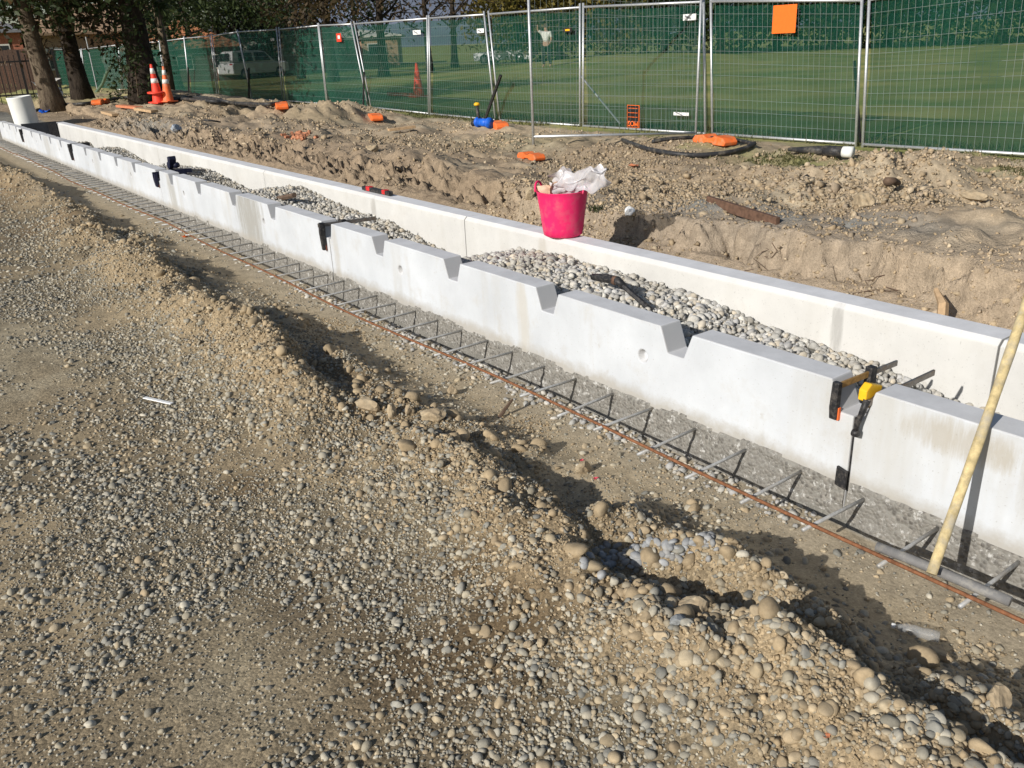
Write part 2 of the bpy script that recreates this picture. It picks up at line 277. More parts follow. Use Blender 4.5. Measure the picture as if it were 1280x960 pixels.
# ------------------------------------------------------------------ object helpers
def tag(o, label=None, cat=None, group=None, kind=None):
    for k, v in (('label', label), ('category', cat), ('group', group), ('kind', kind)):
        if v: o[k] = v
    return o
def thing(name, label, cat, loc=(0, 0, 0), rotz=0., group=None, rot=None):
    o = bpy.data.objects.new(name, None); COL.objects.link(o); o.empty_display_size = .1
    o.location = loc; o.rotation_euler = rot if rot else (0, 0, rotz)
    return tag(o, label, cat, group)
def link(name, me, mat, parent=None, loc=(0, 0, 0), rot=(0, 0, 0)):
    o = bpy.data.objects.new(name, me); COL.objects.link(o)
    if mat and not me.materials: me.materials.append(mat)
    o.parent = parent; o.location = loc; o.rotation_euler = rot; return o
class MB:
    def __init__(s): s.v = []; s.f = []
    def add(s, vs, fs):
        k = len(s.v); s.v += [tuple(p) for p in vs]; s.f += [tuple(i+k for i in f) for f in fs]; return s
    def box(s, c, d, rot=None, taper=1.0):
        x, y, z = d[0]/2, d[1]/2, d[2]/2
        vs = [Vector((a*x*(taper if q > 0 else 1), b_*y*(taper if q > 0 else 1), q*z)) for q in (-1, 1) for b_ in (-1, 1) for a in (-1, 1)]
        if rot: vs = [rot @ v for v in vs]
        return s.add([v+Vector(c) for v in vs], [(0, 2, 3, 1), (4, 5, 7, 6), (0, 1, 5, 4), (2, 6, 7, 3), (0, 4, 6, 2), (1, 3, 7, 5)])
    def tube(s, pts, r, n=8, cap=True):
        pts = [Vector(p) for p in pts]; rs = r if isinstance(r, (list, tuple)) else [r]*len(pts)
        vs = []; prev = None
        for i, p in enumerate(pts):
            t = (pts[min(i+1, len(pts)-1)]-pts[max(i-1, 0)]).normalized()
            if prev is None: a = Vector((0, 0, 1)) if abs(t.z) < .9 else Vector((1, 0, 0)); u = t.cross(a).normalized()
            else: u = (prev - t*prev.dot(t)).normalized()
            prev = u; w = t.cross(u)
            for k in range(n): q = 2*math.pi*k/n; vs.append(p+(u*math.cos(q)+w*math.sin(q))*rs[i])
        fs = [(i*n+k, i*n+(k+1) % n, (i+1)*n+(k+1) % n, (i+1)*n+k) for i in range(len(pts)-1) for k in range(n)]
        if cap: fs += [tuple(range(n-1, -1, -1)), tuple(range((len(pts)-1)*n, len(pts)*n))]
        return s.add(vs, fs)
    def lathe(s, prof, n=24, c=(0, 0, 0), close=False):
        vs = [(c[0]+r*math.cos(2*math.pi*k/n), c[1]+r*math.sin(2*math.pi*k/n), c[2]+z) for r, z in prof for k in range(n)]
        fs = [(i*n+k, i*n+(k+1) % n, (i+1)*n+(k+1) % n, (i+1)*n+k) for i in range(len(prof)-1) for k in range(n)]
        if close: fs += [tuple(range(n-1, -1, -1)), tuple(range((len(prof)-1)*n, len(prof)*n))]
        return s.add(vs, fs)
    def prism(s, poly, d0, d1, axis='x'):
        n = len(poly); f = {'x': lambda a, b, c: (c, a, b), 'y': lambda a, b, c: (a, c, b), 'z': lambda a, b, c: (a, b, c)}[axis]
        vs = [f(a, b, d0) for a, b in poly]+[f(a, b, d1) for a, b in poly]
        return s.add(vs, [tuple(range(n-1, -1, -1)), tuple(range(n, 2*n))]+[(k, (k+1) % n, (k+1) % n+n, k+n) for k in range(n)])
    def mesh(s, name, smooth=False, fix=True):
        me = bpy.data.meshes.new(name); me.from_pydata(s.v, [], s.f)
        if fix:
            bm = bmesh.new(); bm.from_mesh(me); bmesh.ops.recalc_face_normals(bm, faces=bm.faces); bm.to_mesh(me); bm.free()
        if smooth: me.shade_smooth()
        me.update(); return me
    def build(s, name, mat, parent=None, smooth=False, loc=(0, 0, 0), rot=(0, 0, 0), bevel=0., fix=True):
        o = link(name, s.mesh(name, smooth, fix), mat, parent, loc, rot)
        if bevel: m = o.modifiers.new('bevel', 'BEVEL'); m.width = bevel; m.segments = 2; m.limit_method = 'ANGLE'
        return o
def kids(o): return [c for c in bpy.data.objects if c.parent == o]
def copy_tree(o, parent=None):
    c = o.copy(); COL.objects.link(c); c.parent = parent
    for ch in kids(o): copy_tree(ch, c)
    return c
def np_mesh(name, V, F, mat, cols=None, smooth=True):
    """V (n,3), F (m,k) arrays -> object, with an optional colour per vertex"""
    me = bpy.data.meshes.new(name); n, (m, k) = len(V), F.shape
    me.vertices.add(n); me.vertices.foreach_set('co', V.astype(np.float32).ravel())
    me.loops.add(m*k); me.loops.foreach_set('vertex_index', F.astype(np.int32).ravel())
    me.polygons.add(m); me.polygons.foreach_set('loop_start', np.arange(0, m*k, k, dtype=np.int32))
    me.update(calc_edges=True)
    for nm, c in (cols or {}).items():
        a = me.color_attributes.new(nm, 'FLOAT_COLOR', 'POINT'); a.data.foreach_set('color', np.hstack([c, np.ones((n, 1))]).astype(np.float32).ravel())
    if smooth: me.polygons.foreach_set('use_smooth', np.ones(m, bool))
    o = bpy.data.objects.new(name, me); COL.objects.link(o); me.materials.append(mat); return o

# ------------------------------------------------------------------ ground sheet
def axis_x():
    a = [-x for x in np.geomspace(3.2, 900, 16)][::-1]
    return np.concatenate([a, np.arange(-3, -.2, .14), np.arange(-.2, 1.95, .0165), np.arange(1.95, 2.34, .025), [2.345, 2.38, 2.46], np.arange(2.48, 3.1, .035), [3.11, 3.2, 3.28], np.arange(3.34, 3.56, .05), np.arange(3.56, 4.1, .010), np.arange(4.1, 4.2, .02),
                           np.arange(4.2, 6.5, .042), np.arange(6.5, 10.6, .065), np.arange(10.6, 16, .4), np.arange(16, 70, 2.5), np.geomspace(70, 1200, 18)])
def axis_y():
    return np.concatenate([-np.geomspace(4, 900, 14)[::-1], np.arange(-3.6, .3, .15), np.arange(.3, 3.2, .0165), np.arange(3.2, 6, .023), np.arange(6, 12, .042), np.arange(12, 30, .11), np.arange(30, 72, .9), np.geomspace(72, 1500, 22)])
GX, GY = axis_x(), axis_y()
def zone_colors(x, y, z):
    n = len(x); c = np.zeros((n, 3)); zone = np.zeros((n, 3))
    lerp = lambda a, b, t: a*(1-t[:, None])+np.array(b)[None]*t[:, None]
    big = fbm(x, y, .9, 4, 201); med = fbm(x, y, .35, 4, 211); pat = fbm(x, y*.7, .55, 3, 221)
    c[:] = (.275, .215, .135)
    c = lerp(c, (.355, .278, .172), sm(-.1, .35, big)); c = lerp(c, (.215, .172, .112), sm(.08, .45, pat))
    dens = fbm(x, y*.8, .5, 4, 301) + .5*fbm(x, y, 1.5, 2, 305); c = lerp(c, (.185, .15, .098), .85*sm(-.22, .08, dens))
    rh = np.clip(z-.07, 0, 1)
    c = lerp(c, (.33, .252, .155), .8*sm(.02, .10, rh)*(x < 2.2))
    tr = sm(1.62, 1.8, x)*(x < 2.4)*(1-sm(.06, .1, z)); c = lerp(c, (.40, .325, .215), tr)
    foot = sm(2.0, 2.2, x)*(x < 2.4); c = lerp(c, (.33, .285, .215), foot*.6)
    for bx, by, rx, ry, col, k in [(.93, 1.60, .36, .34, (.125, .09, .052), 1.0), (.66, 2.1, .26, .22, (.15, .112, .068), .9), (.9, 1.15, .2, .2, (.17, .135, .085), .5), (1.2, 1.85, .10, .08, (.11, .075, .04), 1.0), (.78, 2.95, .14, .10, (.16, .11, .06), .7), (1.55, 3.35, .16, .45, (.20, .145, .085), .9), (.35, 5.4, .5, .9, (.37, .31, .21), .8), (.45, 1.95, .2, .3, (.36, .30, .20), .7), (1.25, 9.5, .4, .6, (.17, .12, .07), .7), (1.1, 12.2, .5, 1.0, (.2, .14, .08), .6), (1.72, 11.8, .2, .8, (.33, .30, .25), .7)]:
        d = ((x-bx)/rx)**2+((y-by)/ry)**2 + 1.6*fbm(x, y, .14, 3, 231); c = lerp(c, col, k*np.exp(-np.clip(d, 0, 9)))
    zone[:, 0] = np.where(x < 2.4, np.clip(.75-1.2*sm(.0, .35, big+.2*med), 0, 1)*(1-tr*.6), 0)
    ch = (x > 2.34) & (x < 3.2); c[ch] = (.20, .19, .165)
    f = x > 3.2
    far = np.tile(np.array([.41, .32, .215]), (n, 1)); far = lerp(far, (.32, .245, .165), sm(-.02, .4, fbm(x, y, 1.5, 4, 241))); far = lerp(far, (.42, .345, .24), sm(.08, .4, fbm(x, y, .5, 4, 251)))
    cut = (1-sm(3.9, 4.25, x)); far = lerp(far, (.42, .33, .235), cut*.8*(1-sm(4.6, 6, y))); far = lerp(far, (.30, .225, .152), (1-sm(4.1, 5.0, x))*.7*sm(4.8, 6.5, y))
    md = np.exp(-((x-4.6)/1.5)**2)*sm(7, 9, y)*(1-sm(15, 18, y)); far = lerp(far, (.30, .225, .152), md*.6)
    for bx, by, rx, ry, col, k in [(4.25, 3.3, .28, 1.2, (.23, .225, .205), .95), (4.5, 4.0, .3, .4, (.27, .25, .20), .7), (5.6, 3.5, .5, .7, (.47, .39, .27), .8), (7.0, 3.9, 1.2, 1.2, (.44, .36, .25), .6), (5.6, 10.5, .4, .8, (.42, .34, .22), .7), (6.9, 15.4, .9, .9, (.38, .30, .19), .8), (7.5, 19.5, 1.2, 2, (.36, .28, .17), .7), (4.1, 16.5, .25, 2.0, (.26, .25, .22), .8), (6.6, 11.6, .8, 1.0, (.36, .285, .19), .7), (5.2, 13.2, .35, .7, (.36, .33, .27), .7)]:
        d = ((x-bx)/rx)**2+((y-by)/ry)**2 + 1.3*fbm(x, y, .3, 3, 261); far = lerp(far, col, k*np.exp(-np.clip(d, 0, 9)))
    c[f] = far[f]
    g = sm(9.25, 9.7, x+.7*fbm(x, y, .8, 3, 271))
    strip = np.exp(-((x-8.35-.25*fbm(y, y*0, 1.5, 2, 281))/.33)**2)*(y < 7.8)*(.75+fbm(x, y, .4, 3, 285))
    strip2 = np.exp(-((x-7.6)**2+((y-10.2)/.9)**2))*.25
    g = np.clip(g+.62*strip+strip2+.6*np.exp(-(((x-5.6)/.8)**2+((y-26)/1.6)**2)), 0, 1); g = np.where(x > 3.4, g, 0); g = np.maximum(g, sm(26, 34, y)*.8*(x > 4))
    g = np.where(x < -4, np.maximum(g, sm(4, 9, -x)*.8), g); g = np.where(y > 40, np.maximum(g, .9), g)
    zone[:, 1] = g; zone[:, 2] = np.where(x > 3.3, 1-sm(4.0, 4.5, x+.2*fbm(x, y, .4, 2, 77)), 0)*1.0+np.where(x > 3.3, .2, 0); return c, zone
def build_ground():
    X, Y = np.meshgrid(GX, GY); x, y = X.ravel(), Y.ravel(); z = H(x, y)
    c, zone = zone_colors(x, y, z); nx, ny = len(GX), len(GY)
    i = np.arange(nx*ny).reshape(ny, nx); F = np.stack([i[:-1, :-1], i[:-1, 1:], i[1:, 1:], i[1:, :-1]], -1).reshape(-1, 4)
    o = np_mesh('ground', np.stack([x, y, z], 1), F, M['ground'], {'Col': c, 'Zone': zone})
    return tag(o, 'dusty gravel yard, berm and dug over spoil around the new channel walls', None, None, 'structure')
GROUND = build_ground()

# ------------------------------------------------------------------ stones
def ico(sub):
    if sub == 0: return np.array([(1, 0, 0), (-1, 0, 0), (0, 1, 0), (0, -1, 0), (0, 0, 1), (0, 0, -1.)]), np.array([(0, 2, 4), (2, 1, 4), (1, 3, 4), (3, 0, 4), (2, 0, 5), (1, 2, 5), (3, 1, 5), (0, 3, 5)])
    bm = bmesh.new(); bmesh.ops.create_icosphere(bm, subdivisions=sub, radius=1.0)
    V = np.array([v.co[:] for v in bm.verts]); F = np.array([[v.index for v in f.verts] for f in bm.faces]); bm.free(); return V, F
def variants(sub, n, angular, seed):
    V, F = ico(sub); g = np.random.default_rng(seed); out = []
    for k in range(n):
        d = V.copy(); disp = np.ones(len(V))
        for q in range(5 if angular else 3):
            a = g.normal(size=3); a /= np.linalg.norm(a)
            if angular:   # flat facets
                off = g.uniform(.45, .8); t = d @ a; d = d - np.clip(t-off, 0, None)[:, None]*a[None]*.9
            else: disp += .12*np.sin(V @ a*g.uniform(1.5, 3)+g.uniform(0, 6))
        if sub == 0: d = d*g.uniform(.7, 1.2, (6, 1))+g.normal(0, .16, (6, 3))
        out.append(d*disp[:, None])
    return np.array(out), F
def scatter(name, P, S, cols, mat, sub=1, angular=False, seed=5, tilt=.35, sink=.35, flat=(.45, .8), smooth=True):
    """P (n,3) base points, S (n) half lengths"""
    VV, F = variants(sub, 10, angular, seed); g = np.random.default_rng(seed); n = len(P); k = VV.shape[1]
    v = VV[g.integers(0, 10, n)]
    sc = np.stack([S, S*g.uniform(.62, .95, n), S*g.uniform(*flat, n)], 1)
    v = v*sc[:, None, :]
    a, b, c = g.uniform(0, 2*np.pi, n), g.normal(0, tilt, n), g.normal(0, tilt, n)
    ca, sa, cb, sb, cc, s_ = np.cos(a), np.sin(a), np.cos(b), np.sin(b), np.cos(c), np.sin(c); z = np.zeros(n); o = np.ones(n)
    mats = lambda r: np.array(r).transpose(2, 0, 1)
    Rz = mats([[ca, -sa, z], [sa, ca, z], [z, z, o]]); Rx = mats([[o, z, z], [z, cb, -sb], [z, sb, cb]]); Ry = mats([[cc, z, s_], [z, o, z], [-s_, z, cc]])
    v = np.einsum('nij,nkj->nki', Rz @ Rx @ Ry, v)
    v = v + P[:, None, :]; v[:, :, 2] += (sc[:, 2]*(1-2*sink))[:, None]
    FF = (F[None]+(np.arange(n)*k)[:, None, None]).reshape(-1, 3)
    return np_mesh(name, v.reshape(-1, 3), FF, mat, {'Col': np.repeat(cols, k, 0)}, smooth)
GREYS = np.array([(.33, .30, .235), (.27, .25, .20), (.38, .345, .27), (.205, .20, .175), (.35, .31, .23), (.45, .415, .335), (.29, .277, .235)])
TANS = np.array([(.37, .29, .185), (.335, .26, .165), (.40, .32, .21), (.30, .24, .155), (.43, .355, .24), (.30, .26, .19)])
PALES = np.array([(.50, .48, .43), (.44, .43, .395), (.57, .54, .48), (.38, .37, .345), (.54, .48, .385), (.47, .46, .44)])
def pick(pal, n, var=.12): return pal[rng.integers(0, len(pal), n)]*(1+rng.normal(0, var, (n, 1)))
def in_view(x, y, z, m=60):
    q = (np.stack([x, y, z], 1)-EYE) @ RM; u = 640+FPX*q[:, 0]/q[:, 2]; v = 480+FPX*q[:, 1]/q[:, 2]
    return (q[:, 2] > .1) & (u > -m) & (u < 1280+m) & (v > -m) & (v < 960+m), q[:, 2]
def yard(n, x0, x1, y0, y1, rmed, rsig, rmin, rmax, thr, seed, pmin=.05):
    g = np.random.default_rng(seed); x = g.uniform(x0, x1, n); y = g.uniform(y0, y1, n)
    r = np.clip(np.exp(g.normal(math.log(rmed), rsig, n)), rmin, rmax); z = H(x, y)
    dens = fbm(x, y*.8, .5, 4, 301) + .5*fbm(x, y, 1.5, 2, 305)
    bare = np.zeros(n)
    for bx, by, rx, ry, k in [(.93, 1.62, .22, .22, .35), (.62, 2.1, .2, .18, .35), (.33, 5.6, .30, 1.1, 1.0), (.35, 2.0, .2, .25, .35), (1.62, 3.3, .16, .45, 1.2), (.2, 1.6, .15, .2, .35), (.2, 8, .5, 2, .5), (1.66, 11.8, .2, 1, .9)]:
        bare += k*np.exp(-(((x-bx)/rx)**2+((y-by)/ry)**2))
    tr = (x > 1.72)&(z < .08)
    p = np.clip(.85+1.7*dens-bare, pmin, 1)*np.where(tr, .36, 1)
    vis, d = in_view(x, y, z, 40); k = vis & (g.uniform(size=n) < p) & (x < 2.31); return x[k], y[k], z[k], r[k], d[k]
def yard_colors(x, y, z):
    n = len(x); c = pick(GREYS, n); t = pick(TANS, n)
    w = np.clip(sm(.10, .20, z)*.9+.12+.5*fbm(x, y, .5, 3, 311), 0, 1); tr = (x > 1.75)&(z < .1); w = np.where(tr, .45, w)
    use = rng.uniform(size=n) < w; c[use] = t[use]; return np.clip(c, .05, .75)
sets = [yard(38000, -.3, 2.33, .3, 3.3, .0068, .42, .0045, .018, 0, 1), yard(70000, -.3, 2.33, .3, 3.3, .0045, .3, .0028, .007, 0, 2, .35), yard(42000, -.1, 2.33, 3.3, 7.2, .0085, .36, .006, .022, 0, 3), yard(17000, -.1, 2.33, 7.2, 15.5, .013, .33, .010, .03, 0, 4)]
x, y, z, r, d = [np.concatenate(q) for q in zip(*sets)]
col = yard_colors(x, y, z)
# extra heaps of bigger stone along the berm crests
g = np.random.default_rng(77); ex = []
for pts, wl, wr in RIDGES[:6]:
    for (x0, y0, h0), (x1, y1, h1_) in zip(pts[:-1], pts[1:]):
        L = math.hypot(x1-x0, y1-y0); n = int(L*(1300 if y0 < 1.6 else 700 if y0 < 4 else 520)); t = g.uniform(size=n)
        ex.append(np.stack([x0+(x1-x0)*t+g.normal(-.12 if wl > .2 else 0, .17, n), y0+(y1-y0)*t+g.normal(0, .05, n)], 1))
ex = np.concatenate(ex); ex = ex[(ex[:, 0] < 2.2) & (ex[:, 1] > .2)]; ez = H(ex[:, 0], ex[:, 1]); v_, ed = in_view(ex[:, 0], ex[:, 1], ez, 30); ex, ez, ed = ex[v_], ez[v_], ed[v_]
t2 = 1500; cl = np.stack([g.normal(1.74, .10, t2), g.uniform(.4, 9, t2)], 1); cz = H(cl[:, 0], cl[:, 1]); kk = fbm(cl[:, 0], cl[:, 1], .6, 3, 331) > -.02; ex = np.concatenate([ex, cl[kk]]); ez = np.concatenate([ez, cz[kk]]); ed = np.concatenate([ed, np.hypot(cl[kk][:, 0], cl[kk][:, 1])+.8])
er = np.clip(np.exp(g.normal(math.log(.0092), .42, len(ex))), .005, .021)*np.where(g.uniform(size=len(ex)) < .04, 1.25, 1); ec = pick(TANS, len(ex)); mg = g.uniform(size=len(ex)) < .42; ec[mg] = pick(GREYS, mg.sum())
x = np.concatenate([x, ex[:, 0]]); y = np.concatenate([y, ex[:, 1]]); z = np.concatenate([z, ez]); r = np.concatenate([r, er]); d = np.concatenate([d, ed]); col = np.concatenate([col, ec])
P = np.stack([x, y, z], 1)
app = r/d; order = np.argsort(-app); big = order[:300]; mid = order[300:5000]; small = order[5000:22000]; tiny = order[22000:64000]
def part_stuff(o): tag(o, None, None, None, 'stuff'); o.parent = GROUND
for nm_, ids, sub, ang, sd in (('gravel', mid[::3], 2, False, 5), ('angular_gravel', np.concatenate([mid[1::3], mid[2::3]]), 2, True, 15), ('fine_gravel', small[::3], 1, False, 6), ('angular_fine_gravel', np.concatenate([small[1::3], small[2::3]]), 1, True, 16), ('grit', tiny, 0, False, 17)):
    part_stuff(scatter(nm_, P[ids], r[ids], col[ids], M['stone'], sub, ang, seed=sd, sink=.45, flat=(.40, .75), tilt=.42, smooth=sub > 0))
# dry crumbs of soil on the berm and the trench floor
g = np.random.default_rng(78); n = 26000; cx = np.concatenate([g.normal(1.42, .16, 17000), g.uniform(1.55, 2.15, 9000)]); cy = np.concatenate([g.uniform(.4, 4.5, 13000), g.uniform(4.5, 9, 4000), g.uniform(.5, 5, 9000)]); cz = H(cx, cy)
k = in_view(cx, cy, cz, 20)[0] & ((cz > .07) | (fbm(cx, cy, .4, 3, 341) > .05)); cx, cy, cz = cx[k], cy[k], cz[k]
part_stuff(scatter('soil_crumbs', np.stack([cx, cy, cz], 1), np.clip(np.exp(g.normal(math.log(.0055), .45, len(cx))), .003, .02), np.array([(.335, .256, .157)])*(1+g.normal(0, .16, (len(cx), 1))), M['stone'], 0, True, 18, .7, .4, (.5, .9), False))
# broken clay lumps along the crests
g = np.random.default_rng(79); lum = []
for pts, wl, wr in RIDGES:
    for (x0, y0, h0), (x1, y1, h1_) in zip(pts[:-1], pts[1:]):
        L = math.hypot(x1-x0, y1-y0); n = int(L*34)+1; t = g.uniform(size=n); lum.append(np.stack([x0+(x1-x0)*t+g.normal(.03, .07, n), y0+(y1-y0)*t+g.normal(0, .05, n)], 1))
lum = np.concatenate(lum); lz = H(lum[:, 0], lum[:, 1]); k = in_view(lum[:, 0], lum[:, 1], lz, 20)[0]; lum, lz = lum[k], lz[k]
lv = scatter('clay_lumps', np.stack([lum[:, 0], lum[:, 1], lz], 1), np.clip(np.exp(g.normal(math.log(.018), .4, len(lum))), .009, .045), np.array([(.35, .27, .168)])*(1+g.normal(0, .13, (len(lum), 1))), M['stone'], 2, True, 57, .8, .42, (.55, .9), False); part_stuff(lv)
VV, FF = variants(3, 6, False, 9); VV = np.concatenate([VV, variants(3, 6, True, 19)[0]]); stone_me = []
for k in range(12):
    me = bpy.data.meshes.new('stone'); me.from_pydata(VV[k].tolist(), [], FF.tolist()); me.shade_smooth(); me.materials.append(M['stone1']); stone_me.append(me)
for i in big:
    s = r[i]; o = bpy.data.objects.new('stone', stone_me[random.randrange(12)]); COL.objects.link(o); o.parent = GROUND
    sz = s*random.uniform(.5, .75); o.scale = (s, s*random.uniform(.65, .95), sz); o.location = (P[i, 0], P[i, 1], P[i, 2]+sz*.05)
    o.rotation_euler = (random.gauss(0, .25), random.gauss(0, .25), random.uniform(0, 6.28)); o.color = (*[float(v) for v in np.clip(col[i], .05, .7)], 1)
# loose clods and stones on the berm and on the spoil beyond the walls
def spoil(n, x0, x1, y0, y1, rmed, rsig, rmin, rmax, seed, thr=.0):
    g = np.random.default_rng(seed); x = g.uniform(x0, x1, n); y = g.uniform(y0, y1, n); z = H(x, y)
    p = np.clip(.45+1.6*fbm(x, y, 1.0, 4, 401)-thr, .03, 1)*(1-sm(9.0, 9.5, x)); vis, d = in_view(x, y, z, 30)
    k = vis & (g.uniform(size=n) < p); r = np.clip(np.exp(g.normal(math.log(rmed), rsig, n)), rmin, rmax); return np.stack([x, y, z], 1)[k], r[k]
sp = [spoil(46000, 3.72, 6.0, .8, 6, .0085, .55, .0045, .04, 41, -.02), spoil(44000, 4.8, 9.5, 2, 9, .012, .55, .006, .06, 42, .04), spoil(36000, 3.8, 9.3, 7, 20, .0145, .5, .009, .07, 43, .08), spoil(2000, 3.8, 8.5, 18, 34, .028, .4, .018, .07, 44, .1)]
for cx_, cy_, rx_, ry_, nn, rr in [(5.35, 3.45, .45, .55, 380, .026), (5.7, 4.0, .3, .4, 40, .04), (6.4, 4.0, .9, .8, 120, .03), (5.15, 13.2, .3, .7, 120, .026), (6.0, 10.8, .4, .5, 260, .016), (4.9, 5.9, .25, .5, 120, .013), (5.5, 8.7, .4, .9, 200, .015), (5.1, 4.6, .3, .35, 150, .013), (7.0, 4.3, 1.2, .9, 110, .03), (8.6, 8.2, .25, .8, 120, .02), (4.2, 16.5, .15, 1.5, 120, .022)]:
    g = np.random.default_rng(nn); xx = cx_+rx_*.6*g.normal(size=nn); yy = cy_+ry_*.6*g.normal(size=nn); k = xx > 3.95; xx, yy = xx[k], yy[k]
    sp.append((np.stack([xx, yy, H(xx, yy)], 1), rr*np.exp(g.normal(0, .3, len(xx)))))
SPt = np.concatenate([q[0] for q in sp]); SR = np.concatenate([q[1] for q in sp])
cc = pick(np.array([(.37, .282, .178), (.40, .308, .198), (.35, .265, .168), (.47, .378, .258), (.38, .302, .215)]), len(SPt))
dk = sm(-.1, .3, fbm(SPt[:, 0], SPt[:, 1], 1.5, 4, 241))[:, None]; cc = cc*(1.08-.2*dk)
tag(scatter('loose_clods', SPt, SR, cc, M['stone'], 0, True, 8, .6, .4, (.5, .9), False), 'pale stones and dry clods strewn over the brown spoil behind the walls', 'rubble', None, 'stuff')
# torn roots in the cut bank
rt = MB(); rnd = random.Random(6)
for k in range(40):
    yy = rnd.uniform(2.0, 9); xx = rnd.uniform(3.70, 3.86); p = Vector((xx, yy, h1(xx, yy))); q = [p]
    for j in range(4): p = p+Vector((rnd.uniform(-.03, -.002), rnd.gauss(0, .04), rnd.uniform(-.06, .01))); p.z = max(p.z, h1(p.x, p.y)+.004); q.append(p)
    rt.tube(q, [.003, .0028, .0025, .002, .0012], 4, False)
tag(rt.build('roots', M['darkwood'], fix=False), 'thin torn roots hanging out of the cut bank behind the plain wall', 'roots', None, 'stuff')
# washed gravel in the channel
g = np.random.default_rng(91); n = 21000; x = g.uniform(2.475, 3.08, n); y = np.concatenate([g.uniform(.6, 4.8, 9500), g.uniform(4.8, 10.5, 7500), g.uniform(10.5, 18, 4000)]); z = H(x, y); vis, d = in_view(x, y, z, 20)
r = np.clip(np.exp(g.normal(math.log(.0145), .32, n)), .007, .027)*np.where(y > 8, 1.25, 1); k = vis & (z > .16); cP = np.stack([x, y, z+g.uniform(-.012, .012, n)], 1)[k]
cr = r[k]; cc = np.clip(pick(PALES, k.sum(), .14), .1, .8); dirt = np.clip(.5+2.2*fbm(cP[:, 0], cP[:, 1], .3, 3, 421), 0, 1)[:, None]; cc = cc*(1-.3*dirt)+np.array([(.36, .31, .225)])*.3*dirt
dg = thing('drain_gravel', 'heaps of washed pale grey pebbles lying between the two walls', 'gravel', (2.78, 4, .3)); dg['kind'] = 'stuff'
for nm_, q, sub, ang in (('pebbles', (cP[:, 1] < 4.8) & (np.arange(len(cr)) % 2 == 0), 2, False), ('chips', (cP[:, 1] < 4.8) & (np.arange(len(cr)) % 2 == 1), 1, True), ('middle_pebbles', (cP[:, 1] >= 4.8) & (cP[:, 1] < 8.3), 1, False), ('far_pebbles', cP[:, 1] >= 8.3, 0, True)):
    o = scatter(nm_, cP[q]-np.array([(2.78, 4, .3)]), cr[q], cc[q], M['stone'], sub, ang, 12, .7, .45, (.5, .85)); o.parent = dg; o['kind'] = 'stuff'
# pebbles along the foot of the notched wall
n = 2600; x = g.uniform(2.12, 2.335, n); y = np.concatenate([g.uniform(1.45, 4.5, 1500), g.uniform(4.5, 9, 1100)]); z = H(x, y); vis, d = in_view(x, y, z, 20); p = (fbm(x*2, y, .8, 3, 411) > -.12) & vis & (g.uniform(size=n) < sm(2.17, 2.28, x)*.9+.04)
tag(scatter('foot_gravel', np.stack([x, y, z], 1)[p], np.clip(np.exp(g.normal(math.log(.0115), .35, p.sum())), .006, .024), np.clip(pick(PALES, p.sum())*.85, .1, .7), M['stone'], 1, False, 13, .4), 'grey pebbles lying along the foot of the notched wall', 'gravel', None, 'stuff')

# blue-grey washed stones spilt in the saddle of the berm
n = 95; t = g.uniform(size=n); bp = [hit(a, b_) for a, b_ in zip(740+150*t+g.normal(0, 6, n), 692-18*t+10*np.abs(g.normal(0, 1, n))+g.normal(0, 7, n))]
tag(scatter('blue_gravel', np.array([v[:] for v in bp]), np.clip(g.normal(.0135, .003, n), .007, .02), np.clip(np.array([(.30, .305, .305)])*(1+g.normal(0, .15, (n, 1))), .15, .8), M['stone'], 2, False, 14, .4), 'clean blue grey pebbles spilt in a dip of the brown berm', 'gravel', None, 'stuff')

# ------------------------------------------------------------------ the notched channel wall
JOINTS = [-2.60, 1.388, 5.347, 9.44, 13.88, 18.36, 21.5]
NOTCH = {1: [2.177, 2.985, 3.80, 4.63], 2: [6.34, 7.2, 8.12, 8.99], 3: [10.43, 11.26, 12.12, 12.98], 4: [14.72, 15.58, 16.46, 17.35], 5: [19.08, 19.97, 20.83], 0: [.62, -.2, -1.02, -1.84]}
def notch_pts(y, half=False):
    return [(y-.083, ZT), (y-.042, ZT-.105), (y+.042, ZT-.105), (y+.083, ZT)]
def concrete_cut(o, cutters):
    """drill the lifting sockets, then drop the cutters"""
    for c in cutters:
        m = o.modifiers.new('socket', 'BOOLEAN'); m.operation = 'DIFFERENCE'; m.object = c; m.solver = 'EXACT'
    dg = bpy.context.evaluated_depsgraph_get(); me = bpy.data.meshes.new_from_object(o.evaluated_get(dg))
    o.modifiers.clear(); o.data = me
    for c in cutters: bpy.data.objects.remove(c)
FRONT_LABELS = ['notched pale concrete wall panel at the right edge with the yellow pole leaning on it', 'notched white wall panel in front of the pink tub, between the yellow clamp and the black clamp pads',
    'notched wall panel with a broad grey water stain on its face', 'notched wall panel left of the navy clamp, second from the far white pipe', 'notched wall panel beside the upright white pipe', 'farthest notched wall panel at the left edge of the picture']
rebar_me = MB().tube([(0.02, 0, 0), (-.33, 0, 0)], .0062, 7).mesh('starter_bar', True); rebar_me.materials.append(M['rebar'])
